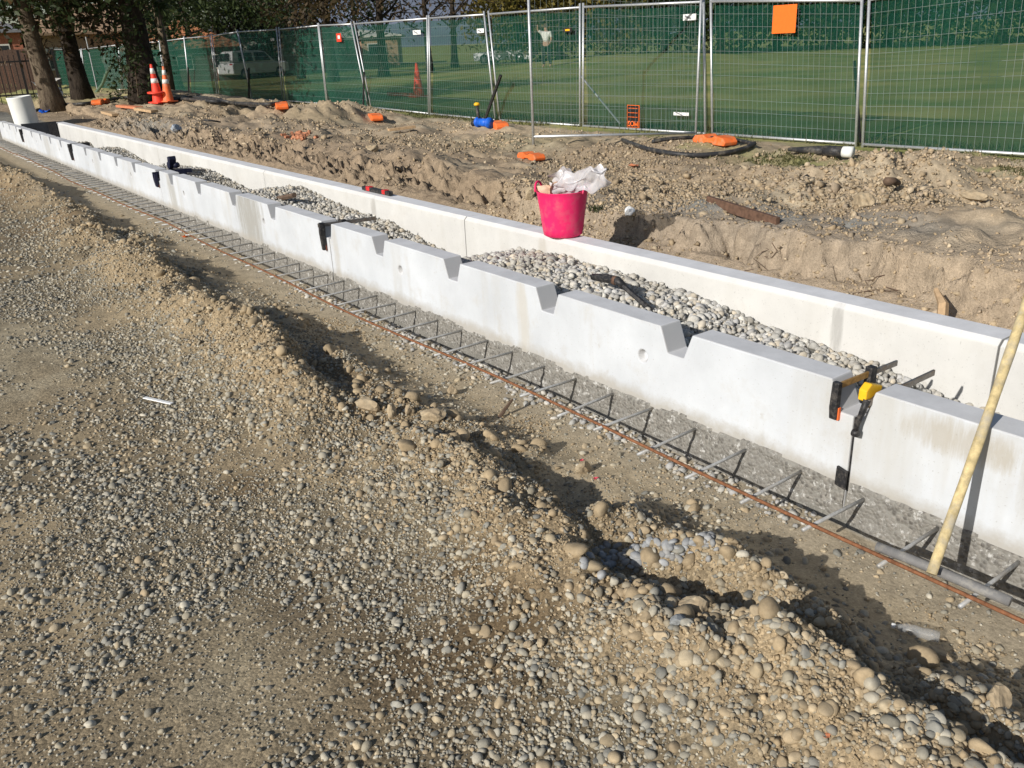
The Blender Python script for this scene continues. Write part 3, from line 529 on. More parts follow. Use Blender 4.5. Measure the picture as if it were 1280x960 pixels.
for i in range(6):
    y0, y1 = JOINTS[i]+.0045, JOINTS[i+1]-.0045; L0 = (XW, y0, 0)
    t = thing('channel_wall', FRONT_LABELS[i], 'wall panel', L0, 0, 'notched concrete panels of the front wall')
    poly = [(0, -.25), (0, ZT-.105), (.050, ZT-.105), (.092, ZT)] if i else [(0, -.25), (0, ZT)]
    for yn in sorted(NOTCH[i]): poly += [(a-y0, b) for a, b in notch_pts(yn)]
    e = y1-y0
    poly += [(e-.055, ZT), (e-.024, ZT-.105), (e, ZT-.105), (e, -.25)] if i < 5 else [(e, ZT), (e, -.25)]
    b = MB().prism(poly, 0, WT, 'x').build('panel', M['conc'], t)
    cut = []
    ns = sorted(NOTCH[i])
    for yh in ([ns[0]+.18, ns[-2]+.58] if i in (1,) else [ns[0]+.21, ns[-1]-.36]):
        c = MB().lathe([(.0, -.03), (.014, -.028), (.030, .002), (.031, .01), (0, .011)], 20).build('cutter', None, None, False, (XW, yh, .337), (0, R(-90), 0)); cut.append(c)
    for c in cut: c.location = Vector(c.location)-Vector(L0); c.parent = t
    bpy.context.view_layer.update()
    concrete_cut(b, cut)
    m = b.modifiers.new('bevel', 'BEVEL'); m.width = .005; m.segments = 2; m.limit_method = 'ANGLE'; m.angle_limit = R(40)
    # rough exposed foot of the panel, standing a few millimetres proud
    st = .012 if i in (0, 1) else .022 if i == 2 else .05
    ys = np.arange(y0+.001, y1, st); zs = np.arange(-.12, .175, st); YY, ZZ = np.meshgrid(ys, zs)
    topz = .142+.016*fbm(YY*1.0, YY*0+3, .22, 4, 501)*2
    dx = -.004-.011*fbm(YY, ZZ, .035, 3, 511)-.012*fbm(YY, ZZ, .3, 2, 521); dx = np.where(ZZ > topz, .006, np.minimum(dx, -.0015))
    V = np.stack([XW+dx, YY, ZZ], -1).reshape(-1, 3)-np.array(L0); ii = np.arange(YY.size).reshape(YY.shape)
    F = np.stack([ii[:-1, :-1], ii[:-1, 1:], ii[1:, 1:], ii[1:, :-1]], -1).reshape(-1, 4)
    rb = np_mesh('rough_foot', V, F[:, ::-1], M['agg']); rb.parent = t
    k0 = math.ceil((y0+.06-.827)/.2425)
    yb = .827+k0*.2425
    while yb < y1-.05:
        o = bpy.data.objects.new('starter_bar', rebar_me); COL.objects.link(o); o.parent = t
        o.location = Vector((XW, yb+random.gauss(0, .008), .115+random.gauss(0, .003)))-Vector(L0); o.rotation_euler = (0, random.gauss(0, .015), random.gauss(0, .02)); yb += .2425
# joint filler board showing in the near joint
t = thing('joint_filler', 'thin black rubber joint strip with a wider flap in the gap beside the yellow clamp', 'joint strip', (XW, JOINTS[1], 0))
MB().box((.056, 0, .245), (.104, .006, .27)).build('strip', M['black'], t)
MB().prism([(-.003, .120), (-.003, .188), (.036, .198), (.038, .128)], -.016, -.006, 'x').build('flap', M['black'], t, bevel=.002)

# plain wall behind
BJ = [-3.0, 1.30, 4.79, 8.40, 12.19, 15.88, 19.40]
BACK_LABELS = ['plain concrete wall panel behind the leaning yellow pole', 'plain concrete wall panel with the pink tub standing on it', 'plain concrete wall panel with the red and black tool lying on it', 'plain concrete wall panel behind the navy clamp',
               'plain wall panel second from the dark end board', 'plain wall panel next to the dark end board']
for i in range(6):
    y0, y1 = BJ[i]+.004, BJ[i+1]-.004; t = thing('channel_wall', BACK_LABELS[i], 'wall panel', (XB, y0, 0), 0, 'plain concrete panels of the back wall')
    ch = .022
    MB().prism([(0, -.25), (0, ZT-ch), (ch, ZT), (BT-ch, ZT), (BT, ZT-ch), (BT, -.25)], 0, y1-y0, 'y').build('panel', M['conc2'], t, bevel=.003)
t = thing('end_board', 'dark board closing the far end of the channel beside the white pipe', 'board', (XW+WT, 19.2, 0))
MB().box((.31, 0, .26), (.615, .05, .52)).build('board', M['board'], t); MB().box((.53, -.04, .25), (.14, .03, .50)).build('post', M['black'], t)

# long rusty rod on the starter bars, grey conduit, leaning pole
pts = [(2.05+.02*math.sin(q*.9)+.012*math.sin(q*2.3+1), q, .1285) for q in np.arange(-2.4, 21, .3)]
tag(MB().tube(pts, .0062, 6).build('steel_rod', M['rust'], None, True), 'long thin rusty steel rod lying across the starter bars', 'rod')
pts = [on_z(*q, .14) for q in [(1096, 683), (1140, 700), (1180, 717), (1222, 735), (1263, 752)]]
tag(MB().tube(pts, .0145, 12).build('conduit', M['pvcg'], None, True), 'short grey conduit lying on the bars at the foot of the yellow pole', 'pipe')
pb = Vector(on_z(1166, 718, .160)); pt = Vector((2.330, .982, .517)); dr = (pt-pb).normalized(); Lp = 1.75
pts = [pb+dr*Lp*q+Vector((.004*math.sin(q*9), .004*math.cos(q*7), 0)) for q in np.linspace(0, 1, 14)]
tag(MB().tube(pts, [.0140+.0013*math.sin(q*3) for q in range(14)], 14).build('pole', M['pole'], None, True), 'dusty yellow pole leaning against the notched wall', 'pole')

# ------------------------------------------------------------------ clamps
def rotz_box(c, d, rx=0, ry=0, rz=0): from mathutils import Euler; return Euler((rx, ry, rz)).to_matrix()
def bar_clamp(loc, label, barmat, yellow, L=.34, rz=0., tilt=0., pads=True, drop=.13, big=1.0, group='bar clamps on the notched wall', jaw='black'):
    """bar runs along +X over the wall, jaws hang down on both faces"""
    t = thing('bar_clamp', label, 'clamp', loc, rz, group, (0, tilt, rz))
    MB().box((L/2-.04, 0, .0), (L, .007, .020*big)).build('bar', M[barmat], t, bevel=.001)
    j = MB(); j.prism([(-.030, .016), (.004, .016), (.006, -.03), (-.006, -drop), (-.024, -drop), (-.034, -.05)], -.013*big, .013*big, 'y').build('fixed_jaw', M[jaw], t, bevel=.003)
    MB().box((-.008, .0, -drop+.018), (.012, .024*big, .036)).build('jaw_pad', M['orange'], t, bevel=.002)
    k = MB(); k.prism([(WT+.01, .020), (WT+.045, .020), (WT+.050, -.03), (WT+.024, -drop+.02), (WT+.006, -drop+.02), (WT+.004, -.03)], -.012*big, .012*big, 'y').build('sliding_jaw', M['black'], t, bevel=.003)
    if yellow:
        MB().prism([(.00, .030), (.055, .034), (.115, .012), (.10, -.012), (.045, -.060), (.012, -.066), (.0, -.03)], .008, .034, 'y').build('grip_body', M['yellow'], t, bevel=.004)
        h = MB().tube([(.0, .03, -.01), (-.02, .035, -.05), (-.026, .03, -.10), (-.03, .022, -.128)], [.011, .011, .009, .008], 10).build('lever', M['black'], t, True)
        MB().lathe([(.0, -.009), (.013, -.009), (.014, 0), (.013, .009), (0, .009)], 14).build('knob', M['black'], t, True, (-.033, .02, -.138), (R(90), 0, 0))
    return t
c1 = Vector(on_x(1047, 487, XW-.012))
def near_clamp_plain():
    p = Vector(on_x(1047, 483, XW-.008)); e = Vector(on_z(1121, 453.5, p.z)); L = e.x-p.x; rz = math.atan2(e.y-p.y, e.x-p.x)
    t = thing('bar_clamp', 'black bar clamp with orange tipped pad, left of the yellow gripped clamp', 'clamp', p, rz, 'bar clamps on the notched wall')
    MB().box((L*.29, 0, .0), (L*.58, .008, .021)).build('bar', M['bronze'], t, bevel=.001); MB().box((L*.78, 0, .0), (L*.44, .0076, .020)).build('bar_tail', M['steel'], t, bevel=.001)
    MB().prism([(-.012, .016), (.008, .016), (.008, -.06), (.006, -.085), (-.004, -.115), (-.012, -.115), (-.018, -.07)], -.013, .013, 'y').build('fixed_jaw', M['black'], t, bevel=.003)
    MB().box((.003, -.012, -.095), (.014, .008, .045)).build('jaw_pad', M['orange'], t, bevel=.002)
    MB().prism([(L*.5, .025), (L*.5+.03, .025), (L*.5+.034, -.03), (L*.5+.01, -.10), (L*.5-.006, -.10), (L*.5-.004, -.03)], -.013, .013, 'y').build('sliding_jaw', M['black'], t, bevel=.003)
near_clamp_plain()
def near_clamp_yellow():
    p = Vector(on_x(1085, 504, XW-.02)); e = Vector(on_z(1168, 462, p.z+.01)); d_ = e-p; L = d_.length; rz = math.atan2(d_.y, d_.x)
    t = thing('bar_clamp', 'yellow bodied bar clamp with a black lever over the near wall joint', 'clamp', p, rz, 'bar clamps on the notched wall')
    MB().box((L/2, 0, .0), (L, .008, .021)).build('bar', M['steel'], t, bevel=.001)
    MB().prism([(-.004, .040), (.022, .058), (.088, .034), (.082, .018), (.012, .002), (-.006, .004)], .006, .034, 'y').build('grip_body', M['yellow'], t, bevel=.004)
    MB().prism([(.02, -.008), (.062, -.008), (.046, -.038), (.028, -.028)], .006, .026, 'y').build('grip_trigger', M['yellow'], t, bevel=.003)
    MB().tube([(.0, .004, .010), (-.004, .012, -.03), (-.012, .020, -.075), (-.014, .022, -.10)], [.012, .0105, .0085, .008], 10).build('lever', M['black'], t, True)
    MB().lathe([(.0, -.010), (.012, -.010), (.0135, 0), (.012, .010), (0, .010)], 14).build('knob', M['black'], t, True, (-.014, .022, -.108), (R(90), 0, 0))
    MB().box((.155, 0, .004), (.03, .022, .032)).build('sliding_head', M['black'], t, bevel=.003)
    MB().prism([(WT+.03, .01), (WT+.06, .01), (WT+.05, -.10), (WT+.03, -.10)], -.012, .012, 'y').build('back_jaw', M['black'], t, bevel=.003)
near_clamp_yellow()
bar_clamp((XW-.004, 5.40, .47), 'pair of black clamp pads in the wall joint left of the nearest gravel heap', 'steel', False, .42, R(-6), R(1), drop=.17, big=1.3)
bar_clamp((XW-.004, 9.49, .44), 'dark navy clamp gripping the far wall joint', 'navy', False, .40, R(-4), 0, drop=.12, big=3.2, jaw='navy')
bar_clamp((XW-.004, 13.92, .46), 'small black clamp between the navy clamp and the white pipe', 'black', False, .30, 0, 0, drop=.2, big=2.6)
bar_clamp((XW-.004, 18.42, .45), 'small black clamp on the wall beside the white pipe', 'black', False, .30, 0, 0, drop=.2, big=2.6)
# clamp handles standing in the gravel near the navy clamp
t = thing('quick_grip', 'navy clamp grip standing on the gravel behind the notched wall', 'clamp', (2.62, 9.9, .46)); t.scale = (.75,)*3
MB().prism([(-.08, .0), (-.02, -.05), (.05, .0), (.04, .06), (-.02, .08), (-.04, .15), (-.13, .16), (-.14, .11)], -.05, .05, 'x').build('grip', M['navy'], t, bevel=.01)
MB().tube([(.0, .02, .0), (.06, -.12, .03)], .04, 10).build('trigger', M['navy'], t, True); MB().tube([(.0, -.1, -.02), (.25, -.75, -.02)], .014, 6).build('bar', M['black'], t); MB().tube([(-.06, -.3, -.05), (.16, -.85, -.05)], .014, 6).build('bar', M['black'], t)
# clamp lying on the nearest heap
a, b_, c_ = [Vector(on_x(*q, 2.72)) for q in ((741, 346), (772, 351), (815, 389))]
t = thing('quick_grip', 'black clamp with a brown band lying on the nearest gravel heap', 'clamp', b_)
MB().tube([a-b_, (a-b_)*.6+Vector((0, 0, .003)), (0, 0, 0), (c_-b_)*.18], [.016, .021, .022, .018], 10).build('grip', M['black'], t, True)
MB().tube([(a-b_)*.02, (a-b_)*.14], .0225, 12).build('band', M['darkrust'], t, True)
u = (c_-b_).normalized(); MB().tube([(c_-b_)*.15, (c_-b_)*1.5], .013, 6).build('bar', M['black'], t); MB().tube([(c_-b_)*.78, (c_-b_)*1.05], .015, 8).build('sliding_head', M['black'], t)
# timber offcut and bar on gravel heap by stained panel, rod by far heap
t = tag(MB().tube([on_x(345, 249, 2.72), on_x(368, 244, 2.72)], .022, 6).build('timber_offcut', M['darkwood']), 'dark timber offcut on the gravel behind the stained panel', 'offcut')
# red and black tool on plain wall
p0, p1 = [Vector(on_z(*q, ZT)) for q in ((455, 238), (486, 246))]; mid = (p0+p1)/2; t = thing('hand_tool', 'slim black tool with red ends lying on top of the plain wall', 'tool', (3.17, mid.y, ZT), math.atan2(p1.y-p0.y, p1.x-p0.x)*0+R(90))
L = .46; MB().box((0, 0, .022), (L, .04, .032)).build('body', M['black'], t, bevel=.006); MB().box((-L*.3, 0, .026), (.05, .044, .034)).build('band', M['red'], t, bevel=.004); MB().box((L*.27, 0, .026), (.06, .044, .034)).build('band', M['red'], t, bevel=.004)

# ------------------------------------------------------------------ pink tub
TUB = Vector((3.165, 3.845, ZT))
t = thing('tub', 'bright pink flexible tub with loop handles standing on the plain wall', 'tub', TUB)
prof = [(0, .004), (.150, .004), (.168, .012), (.178, .05), (.196, .15), (.214, .235), (.222, .262), (.226, .266), (.222, .268), (.212, .255), (.192, .15), (.172, .05), (.16, .018), (0, .014)]
MB().lathe([(r_*.68, z_) for r_, z_ in prof], 40).build('bucket', M['pink'], t, True)
hd = Vector((.55, -.83, 0)).normalized()
for s in (1, -1):
    d_ = Vector((.42, -.907, 0))*s; q = Vector((-d_.y, d_.x, 0))
    pts = [d_*.152+q*(.046*math.cos(a))+Vector((0, 0, .258+.050*math.sin(a)))+d_*(.006*math.sin(a)) for a in np.linspace(-.05, math.pi+.05, 14)]
    MB().tube(pts, .0065, 8).build('handle', M['pink'], t, True)
def sheet(name, P0, ux, uy, nx, ny, amp, seed, mat, label=None, cat=None, parent=None, drop=0.):
    V = []; rr = random.Random(seed)
    for j in range(ny+1):
        for i in range(nx+1):
            a, b = i/nx-.5, j/ny-.5
            w = Vector((vn(np.array([a*4.1+seed]), np.array([b*4.1]), 1)[0], vn(np.array([a*4.1+seed]), np.array([b*4.1]), 2)[0], vn(np.array([a*5+seed]), np.array([b*5]), 3)[0]*1.3))*amp
            w2 = Vector((vn(np.array([a*11+seed]), np.array([b*11]), 4)[0], vn(np.array([a*11+seed]), np.array([b*11]), 5)[0], vn(np.array([a*11+seed]), np.array([b*11]), 6)[0]))*amp*.45
            V.append(P0+ux*a+uy*b+w+w2+Vector((0, 0, -drop*(a*a+b*b))))
    F = [(j*(nx+1)+i, j*(nx+1)+i+1, (j+1)*(nx+1)+i+1, (j+1)*(nx+1)+i) for j in range(ny) for i in range(nx)]
    o = MB().add(V, F).build(name, mat, parent, True, fix=False); m = o.modifiers.new('thickness', 'SOLIDIFY'); m.thickness = .0012; m2 = o.modifiers.new('smooth', 'SUBSURF'); m2.levels = 1; m2.render_levels = 2
    return tag(o, label, cat) if label else o
T0 = TUB+Vector((0, 0, .26))
sheet('plastic_film', T0+Vector((.02, -.13, .065)), Vector((.10, -.36, .13)), Vector((-.03, .02, .12)), 26, 12, .06, 3, M['bag'], 'crumpled clear plastic film hanging out of the pink tub', 'film')
sheet('plastic_film', T0+Vector((.03, -.01, .045)), Vector((.03, -.19, .01)), Vector((-.06, .02, .11)), 18, 12, .06, 9, M['bag'], 'milky bunched plastic film inside the pink tub', 'film')
sheet('cardboard', T0+Vector((-.04, .06, .0)), Vector((.08, -.10, .02)), Vector((-.04, .03, .09)), 5, 4, .04, 5, M['card'], 'torn tan cardboard flap in the left of the pink tub', 'cardboard')
sheet('cardboard', T0+Vector((-.01, .02, .02)), Vector((.09, -.04, .02)), Vector((-.02, -.03, .09)), 5, 4, .04, 6, M['card'], 'torn tan cardboard piece standing in the middle of the pink tub', 'cardboard')
tag(MB().lathe([(.0, -.01), (.185, -.01), (.185, .22), (0, .235)], 24, TUB+Vector((0, 0, .012))).build('crumpled_rubbish', M['card']), 'packing scraps filling the pink tub', 'rubbish') if False else None

# upright white pipe at far end of channel
pp = Vector(on_x(36, 163, 2.78)); pp.z = .1
t = tag(MB().lathe([(.225, -.1), (.228, .86), (.232, .88), (.225, .885), (.205, .88), (.202, -.1)], 36).build('pipe', M['pvc'], None, True, (2.76, 20.4, .1), (R(1), R(-4), 0)), 'thick white pipe standing upright behind the dark end board of the channel', 'pipe')

# ------------------------------------------------------------------ site fence
XF = 9.8
JT = [((1082, 0), (1074, 180)), ((884, 2), (886, 167)), ((727, 9), (727, 157)), ((608, 18), (622, 150)), ((535, 23), (537, 142)), ((441, 30), (462, 134)), ((398, 32), (409, 130)), ((347, 37), (355, 126)), ((297, 40), (315, 124)), ((264, 45), (273, 121)), ((230, 48), (238, 119)), ((200, 52), (208, 118)), ((148, 56), (152, 112)), ((101, 62), (108, 110)), ((63, 62), (70, 110))]
JW = [((XF, .95, 1.98), (XF, .95, .24)), ((XF, 3.55, 1.98), (XF, 3.5, .22))]+[(on_x(*a, XF), on_x(*b, XF)) for a, b in JT]
FENCE_LABELS = ['fence panel at the right edge, past the last post in view', 'fence panel at the right edge of the picture with bare green cloth', 'fence panel carrying the plain orange sign', 'fence panel with the upside down black and orange sign', 'fence panel right of the white hatchback, crossed by the open gate panel',
    'fence panel with the white car behind it and a blue valve at its foot', 'fence panel with the orange cone seen through its cloth', 'narrow fence panel with the small red sign', 'fence panel left of the small red sign', 'fence panel above the low orange foot beside the sand mound', 'fence panel with the rear of a white van behind it',
    'fence panel left of the white van', 'fence panel with a dark stake at its edge', 'fence panel right behind the two traffic cones', 'fence panel behind the thick tree trunk', 'fence panel behind the thin leaning tube', 'farthest fence panel left of the leaning tube']
def fence_panel(TL, TR, BL, BR, label, cloth=True, name='mesh_fence', group='temporary mesh fence panels', ext=.06, side=1):
    """corners as seen from the yard; posts run on below the bottom rail"""
    TL, TR, BL, BR = [Vector(v) for v in (TL, TR, BL, BR)]
    loc = Vector((BL.x, BL.y, h1(BL.x, BL.y))); t = thing(name, label, 'fence panel', loc, 0, group)
    q = lambda u, v: (BL.lerp(BR, u)).lerp(TL.lerp(TR, u), v)-loc
    nrm = (BR-BL).cross(TL-BL).normalized()*side
    for a, b in ((BL, TL), (BR, TR)):
        d_ = (b-a).normalized(); MB().tube([a-loc-d_*max(.1, a.z-h1(a.x, a.y)), b-loc+d_*ext], .018, 8).build('post', M['galv'], t, True)
    MB().tube([TL-loc, TR-loc], .018, 8).build('top_rail', M['galv'], t, True); MB().tube([BL-loc, BR-loc], .018, 8).build('bottom_rail', M['galv'], t, True)
    w = MB(); W_ = (BR-BL).length; nv = max(6, int(W_/.078)); nh = 11
    for k in range(1, nv): w.tube([q(k/nv, 0), q(k/nv, 1)], .0019, 3, False)
    for k in range(1, nh): w.tube([q(0, k/nh)+nrm*.004, q(1, k/nh)+nrm*.004], .0019, 3, False)
    tag(w.build('wire_mesh', M['wire'], t, fix=False), kind='stuff')
    if cloth:
        V = []; nx, ny = 36, 16; sd = loc.y
        for j in range(ny+1):
            for i in range(nx+1):
                u, v = i/nx, j/ny; top = .985-.02*abs(math.sin(u*9+sd))
                wv = .014*math.sin(u*14+sd)+.010*math.sin(u*31+v*7+sd*2)+.09*float(vn(np.array([u*5+sd]), np.array([v*4.0]), 3)[0])
                V.append(q(u, v*top+.004)+nrm*(-.045+wv))
        F = [(j*(nx+1)+i, j*(nx+1)+i+1, (j+1)*(nx+1)+i+1, (j+1)*(nx+1)+i) for j in range(ny) for i in range(nx)]
        MB().add(V, F).build('shade_cloth', M['clothd' if loc.y > 20 else 'cloth'], t, True, fix=False)
    return t
for i in range(len(JW)-1):
    (TR, BR), (TL, BL) = JW[i], JW[i+1]; g_ = Vector((0, .055, 0)); sgn = .012*(-1)**i
    e = Vector((sgn, 0, 0)); fence_panel(Vector(TL)-g_+e, Vector(TR)+g_+e, Vector(BL)-g_+e, Vector(BR)+g_+e, FENCE_LABELS[i], side=-1 if False else 1)
# the open panel swung out towards the wall
gb = hit(667, 183); gB = Vector((gb.x, gb.y, gb.z+.11)); gT = Vector((gb.x, gb.y, gb.z+2.02)); eB = Vector((9.62, 8.64, .22)); eT = Vector((9.66, 8.66, 2.06))
fence_panel(gT, eT, gB, eB, 'bare mesh panel without cloth, swung out from the fence on an orange foot', False)
FOOT = MB()
def foot_mesh():
    b = MB(); b.prism([(-.34, 0), (-.36, .06), (-.30, .13), (-.12, .15), (-.06, .105), (.06, .105), (.12, .15), (.30, .13), (.36, .06), (.34, 0), (.10, 0), (.08, .03), (-.08, .03), (-.10, 0)], -.12, .12, 'y'); me = b.mesh('body'); return me
foot_me = foot_mesh(); foot_me.materials.append(M['orange'])
slot_me = MB().lathe([(0, 0), (.03, 0), (.03, .012), (.022, .014), (0, .012)], 12).mesh('socket'); slot_me.materials.append(M['black'])
def fence_foot(px, py, label, rz=0., sc=1., dz=0.):
    p = hit(px, py); t = thing('fence_foot', label, 'fence foot', p+Vector((0, 0, -.045+dz)), rz, 'orange fence feet'); t.scale = (sc, sc, sc*.85)
    o = link('body', foot_me, None, t); m = o.modifiers.new('bevel', 'BEVEL'); m.width = .02; m.segments = 3; m.limit_method = 'ANGLE'
    for s in (-.05, 0.0, .05): link('socket', slot_me, None, t, (s*1.0, 0, .106))
    return t
fence_foot(664, 199, 'orange foot under the corner of the open mesh panel', R(82), .66, .045)
fence_foot(893, 179, 'orange foot inside the black hose loop', R(80), .9, .03)
fence_foot(622, 158, 'orange foot beside the blue valve', R(70), .95)
fence_foot(469, 147, 'orange foot near the short black stake', R(70), .95)
fence_foot(352, 133, 'orange foot left of the sand mound', R(70), 1.0)
fence_foot(126, 129, 'orange foot of the thin leaning tube by the tree', R(60), 1.0)

# signs on the fence
def fence_pt(px, py, off=-.03): p = Vector(on_x(px, py, XF+off)); return p
def sign(corners, mat, label, cat='sign', off=-.035, thick=.006, name='sign'):
    (x0, y0), (x1, y1) = corners; a = fence_pt(x0, y0, off); b = fence_pt(x1, y1, off); w, h_ = abs(a.y-b.y), abs(a.z-b.z); c = (a+b)/2
    t = thing(name, label, cat, (XF+off, c.y, c.z)); MB().box((0, 0, 0), (thick, w, h_)).build('plate', M[mat], t, bevel=.002); return t, w, h_
sign(((967, 7), (994, 41)), 'signor', 'plain bright orange sign on the fence, right of the open panel')
t, w, h_ = sign(((784, 131), (799, 160)), 'signor', 'upside down black and orange sign hung low on the fence')
MB().box((-.0042, 0, 0), (.003, w*.92, h_*.955)).build('black_field', M['ink'], t)
def text_mesh(body, size):
    cu = bpy.data.curves.new('lettering', 'FONT'); cu.body = body; cu.size = size; cu.align_x = 'CENTER'; cu.align_y = 'CENTER'; cu.extrude = .0012; cu.offset = size*.02
    o = bpy.data.objects.new('lettering', cu); COL.objects.link(o); dg = bpy.context.evaluated_depsgraph_get(); me = bpy.data.meshes.new_from_object(o.evaluated_get(dg)); bpy.data.objects.remove(o); bpy.data.curves.remove(cu); return me
me = text_mesh('MCG', h_*.33); o = link('lettering', me, M['signor'], t, (-.0070, 0, -h_*.31)); o.rotation_euler = (R(-90), 0, R(-90)); o.rotation_euler = Matrix(((0, 0, -1), (1, 0, 0), (0, -1, 0))).to_euler(); o.scale = (1, .95, 1)
sx = w*.80/max(o.dimensions.x, 1e-3) if o.dimensions.x else 1; o.scale = (min(sx, 1.3), .95, 1)
for zz, ww in ((.36, .74), (.16, .78), (-.03, .76)):
    for k in range(6): MB().box((-.0066, (k-2.5)*w*ww/6, h_*zz), (.0022, w*ww/6*.66, h_*.030)).build('print_line', M['signor'], t)
t, w, h_ = sign(((420, 42), (427, 52)), 'signred', 'small red sign on the narrow fence panel'); MB().box((-.0042, -.01, .01), (.003, w*.45, h_*.4)).build('print', M['label'], t)
for c_, lb in (([(854, 18), (870, 25)], 'white label near the top right of the panel left of the orange sign'), ([(842, 140), (861, 145)], 'white label low on the panel with the upside down sign'), ([(516, 38), (526, 43)], 'white label at the top right of the panel with the cone behind it'), ([(596, 36), (605, 41)], 'white label at the top right of the panel above the blue valve'),
               ([(338, 48), (343, 51)], 'small white label on the panel right of the white van'), ([(204, 60), (207, 63)], 'tiny white label on the panel behind the traffic cones')):
    t, w, h_ = sign(tuple(c_), 'label', lb, 'label', name='label_plate'); MB().box((-.0042, w*.12, 0), (.003, w*.5, h_*.3), Matrix.Rotation(.3, 3, 'X')).build('print', M['labelgrey'], t)
t, w, h_ = sign(((704, 35), (715, 40)), 'ink', 'black and yellow label at the top of the panel behind the open mesh panel', 'label', name='label_plate'); MB().box((-.0042, 0, 0), (.003, w*.5, h_*.4)).build('print', M['yellow'], t)

# stakes and leaning tubes by the fence
def stake(px0, py0, px1, py1, X, r, mat, label, cat='stake', name='stake', n=6):
    a = Vector(on_x(px0, py0, X)); b = Vector(on_x(px1, py1, X)); d_ = (a-b).normalized(); a = a+d_*.12
    return tag(MB().tube([a, b], r, n).build(name, M[mat]), label, cat)
stake(454, 139, 455, 90, XF-.12, .022, 'black', 'short black stake in front of the narrow fence panel')
stake(604, 156, 626, 94, XF-.25, .032, 'black', 'black bar leaning on the fence above the blue valve', 'bar', 'bar')
stake(236, 119, 235, 84, XF-.15, .03, 'black', 'black stake behind the traffic cones')
stake(311, 126, 311, 85, XF-.15, .028, 'black', 'black stake in front of the white van')
stake(1076, 190, 1068, 76, XF+.35, .022, 'black', 'dark stake behind the cloth left of the last fence post')
stake(786, 168, 726, 95, XF+.4, .016, 'galv', 'thin steel brace slanting behind the fence', 'brace', 'brace', 8)
stake(125, 127, 107, 46, 6.6, .016, 'galv', 'thin leaning steel tube standing in an orange foot by the tree', 'tube', 'tube', 8)
stake(9, 131, 1, 108, 5.2, .02, 'orange', 'thin orange marker stake at the left edge')

# blue valve with hydrant stem
p = hit(606, 158); t = thing('valve', 'bright blue pipe valve with a yellow topped stem under the leaning black bar', 'valve', p+Vector((0, 0, .06))); t.scale = (.8,)*3
MB().tube([(-.02, .17, .0), (-.02, -.16, .0)], .085, 14).build('body', M['blue'], t, True)
for s in (.2, -.2): MB().tube([(-.02, s-.025, 0), (-.02, s+.025, 0)], .11, 14).build('flange', M['blue'], t, True)
MB().tube([(-.02, .28, 0), (-.02, .42, -.04)], .06, 10).build('hose_tail', M['hose'], t, True); MB().tube([(-.02, .19, .05), (-.02, .22, .34)], .035, 10).build('stem', M['hose'], t, True); MB().lathe([(0, 0), (.06, 0), (.07, .03), (.04, .06), (0, .065)], 12).build('cap', M['yellow'], t, True, (-.02, .22, .34))

# hoses
def hose(pts, r, mat, label, z=.03, name='hose'):
    out = [hit(*q)+Vector((0, 0, r+z*.3)) for q in pts]
    sm_ = []
    for i in range(len(out)-1):
        p0, p1, p2, p3 = out[max(i-1, 0)], out[i], out[i+1], out[min(i+2, len(out)-1)]
        for k in range(6):
            s = k/6; sm_.append(.5*((2*p1)+(p2-p0)*s+(2*p0-5*p1+4*p2-p3)*s*s+(3*p1-p0-3*p2+p3)*s**3))
    sm_.append(out[-1]); return tag(MB().tube(sm_, r, 8).build(name, M[mat], None, True), label, 'hose')
hose([(943, 184), (930, 190), (905, 196), (870, 198), (840, 196), (812, 191), (795, 185), (778, 180)], 0.028, 'hose', 'thick black hose curving in a loop round the orange foot')
hose([(942, 184), (915, 178), (880, 176), (840, 177), (815, 181)], 0.025, 'hose', 'black hose lying across the orange foot, back of the loop')
hose([(45, 141), (70, 135), (95, 133), (120, 131), (145, 126), (170, 123), (195, 125), (230, 126), (262, 130), (295, 133), (330, 136), (352, 132)], 0.037, 'hose', 'long black hose running past the trees and cones along the fence')
hose([(250, 124), (275, 130), (300, 136), (318, 137), (340, 134)], 0.037, 'hose', 'second black hose sagging beside the sand mound')
hose([(200, 130), (222, 126), (240, 124), (258, 127), (270, 131)], 0.031, 'hose', 'coil of black hose right of the traffic cones')
q = [Vector(on_x(x_, y_, 6.5)) for x_, y_ in ((142, 78), (134, 90), (128, 105), (120, 116), (108, 124), (92, 127), (76, 126))]
tag(MB().tube(q, .045, 8).build('hose', M['ghose'], None, True), 'pale green hose arching up beside the thick tree trunk', 'hose')
p = hit(1030, 197); t = thing('duct', 'black corrugated duct with a white end cap on the grass below the fence', 'pipe', p+Vector((0, 0, .06)), R(98))
MB().tube([(-.42, -.05, 0), (-.1, 0, 0), (-.0, 0, .0)], [.02, .05, .055], 10).build('sleeve', M['hose'], t, True); MB().tube([(0, 0, 0), (.22, 0, 0)], .06, 12).build('body', M['hose'], t, True); MB().tube([(.22, 0, 0), (.33, 0, .0)], .062, 12).build('end_cap', M['pvc'], t, True)
t.rotation_euler = (0, 0, R(-82))

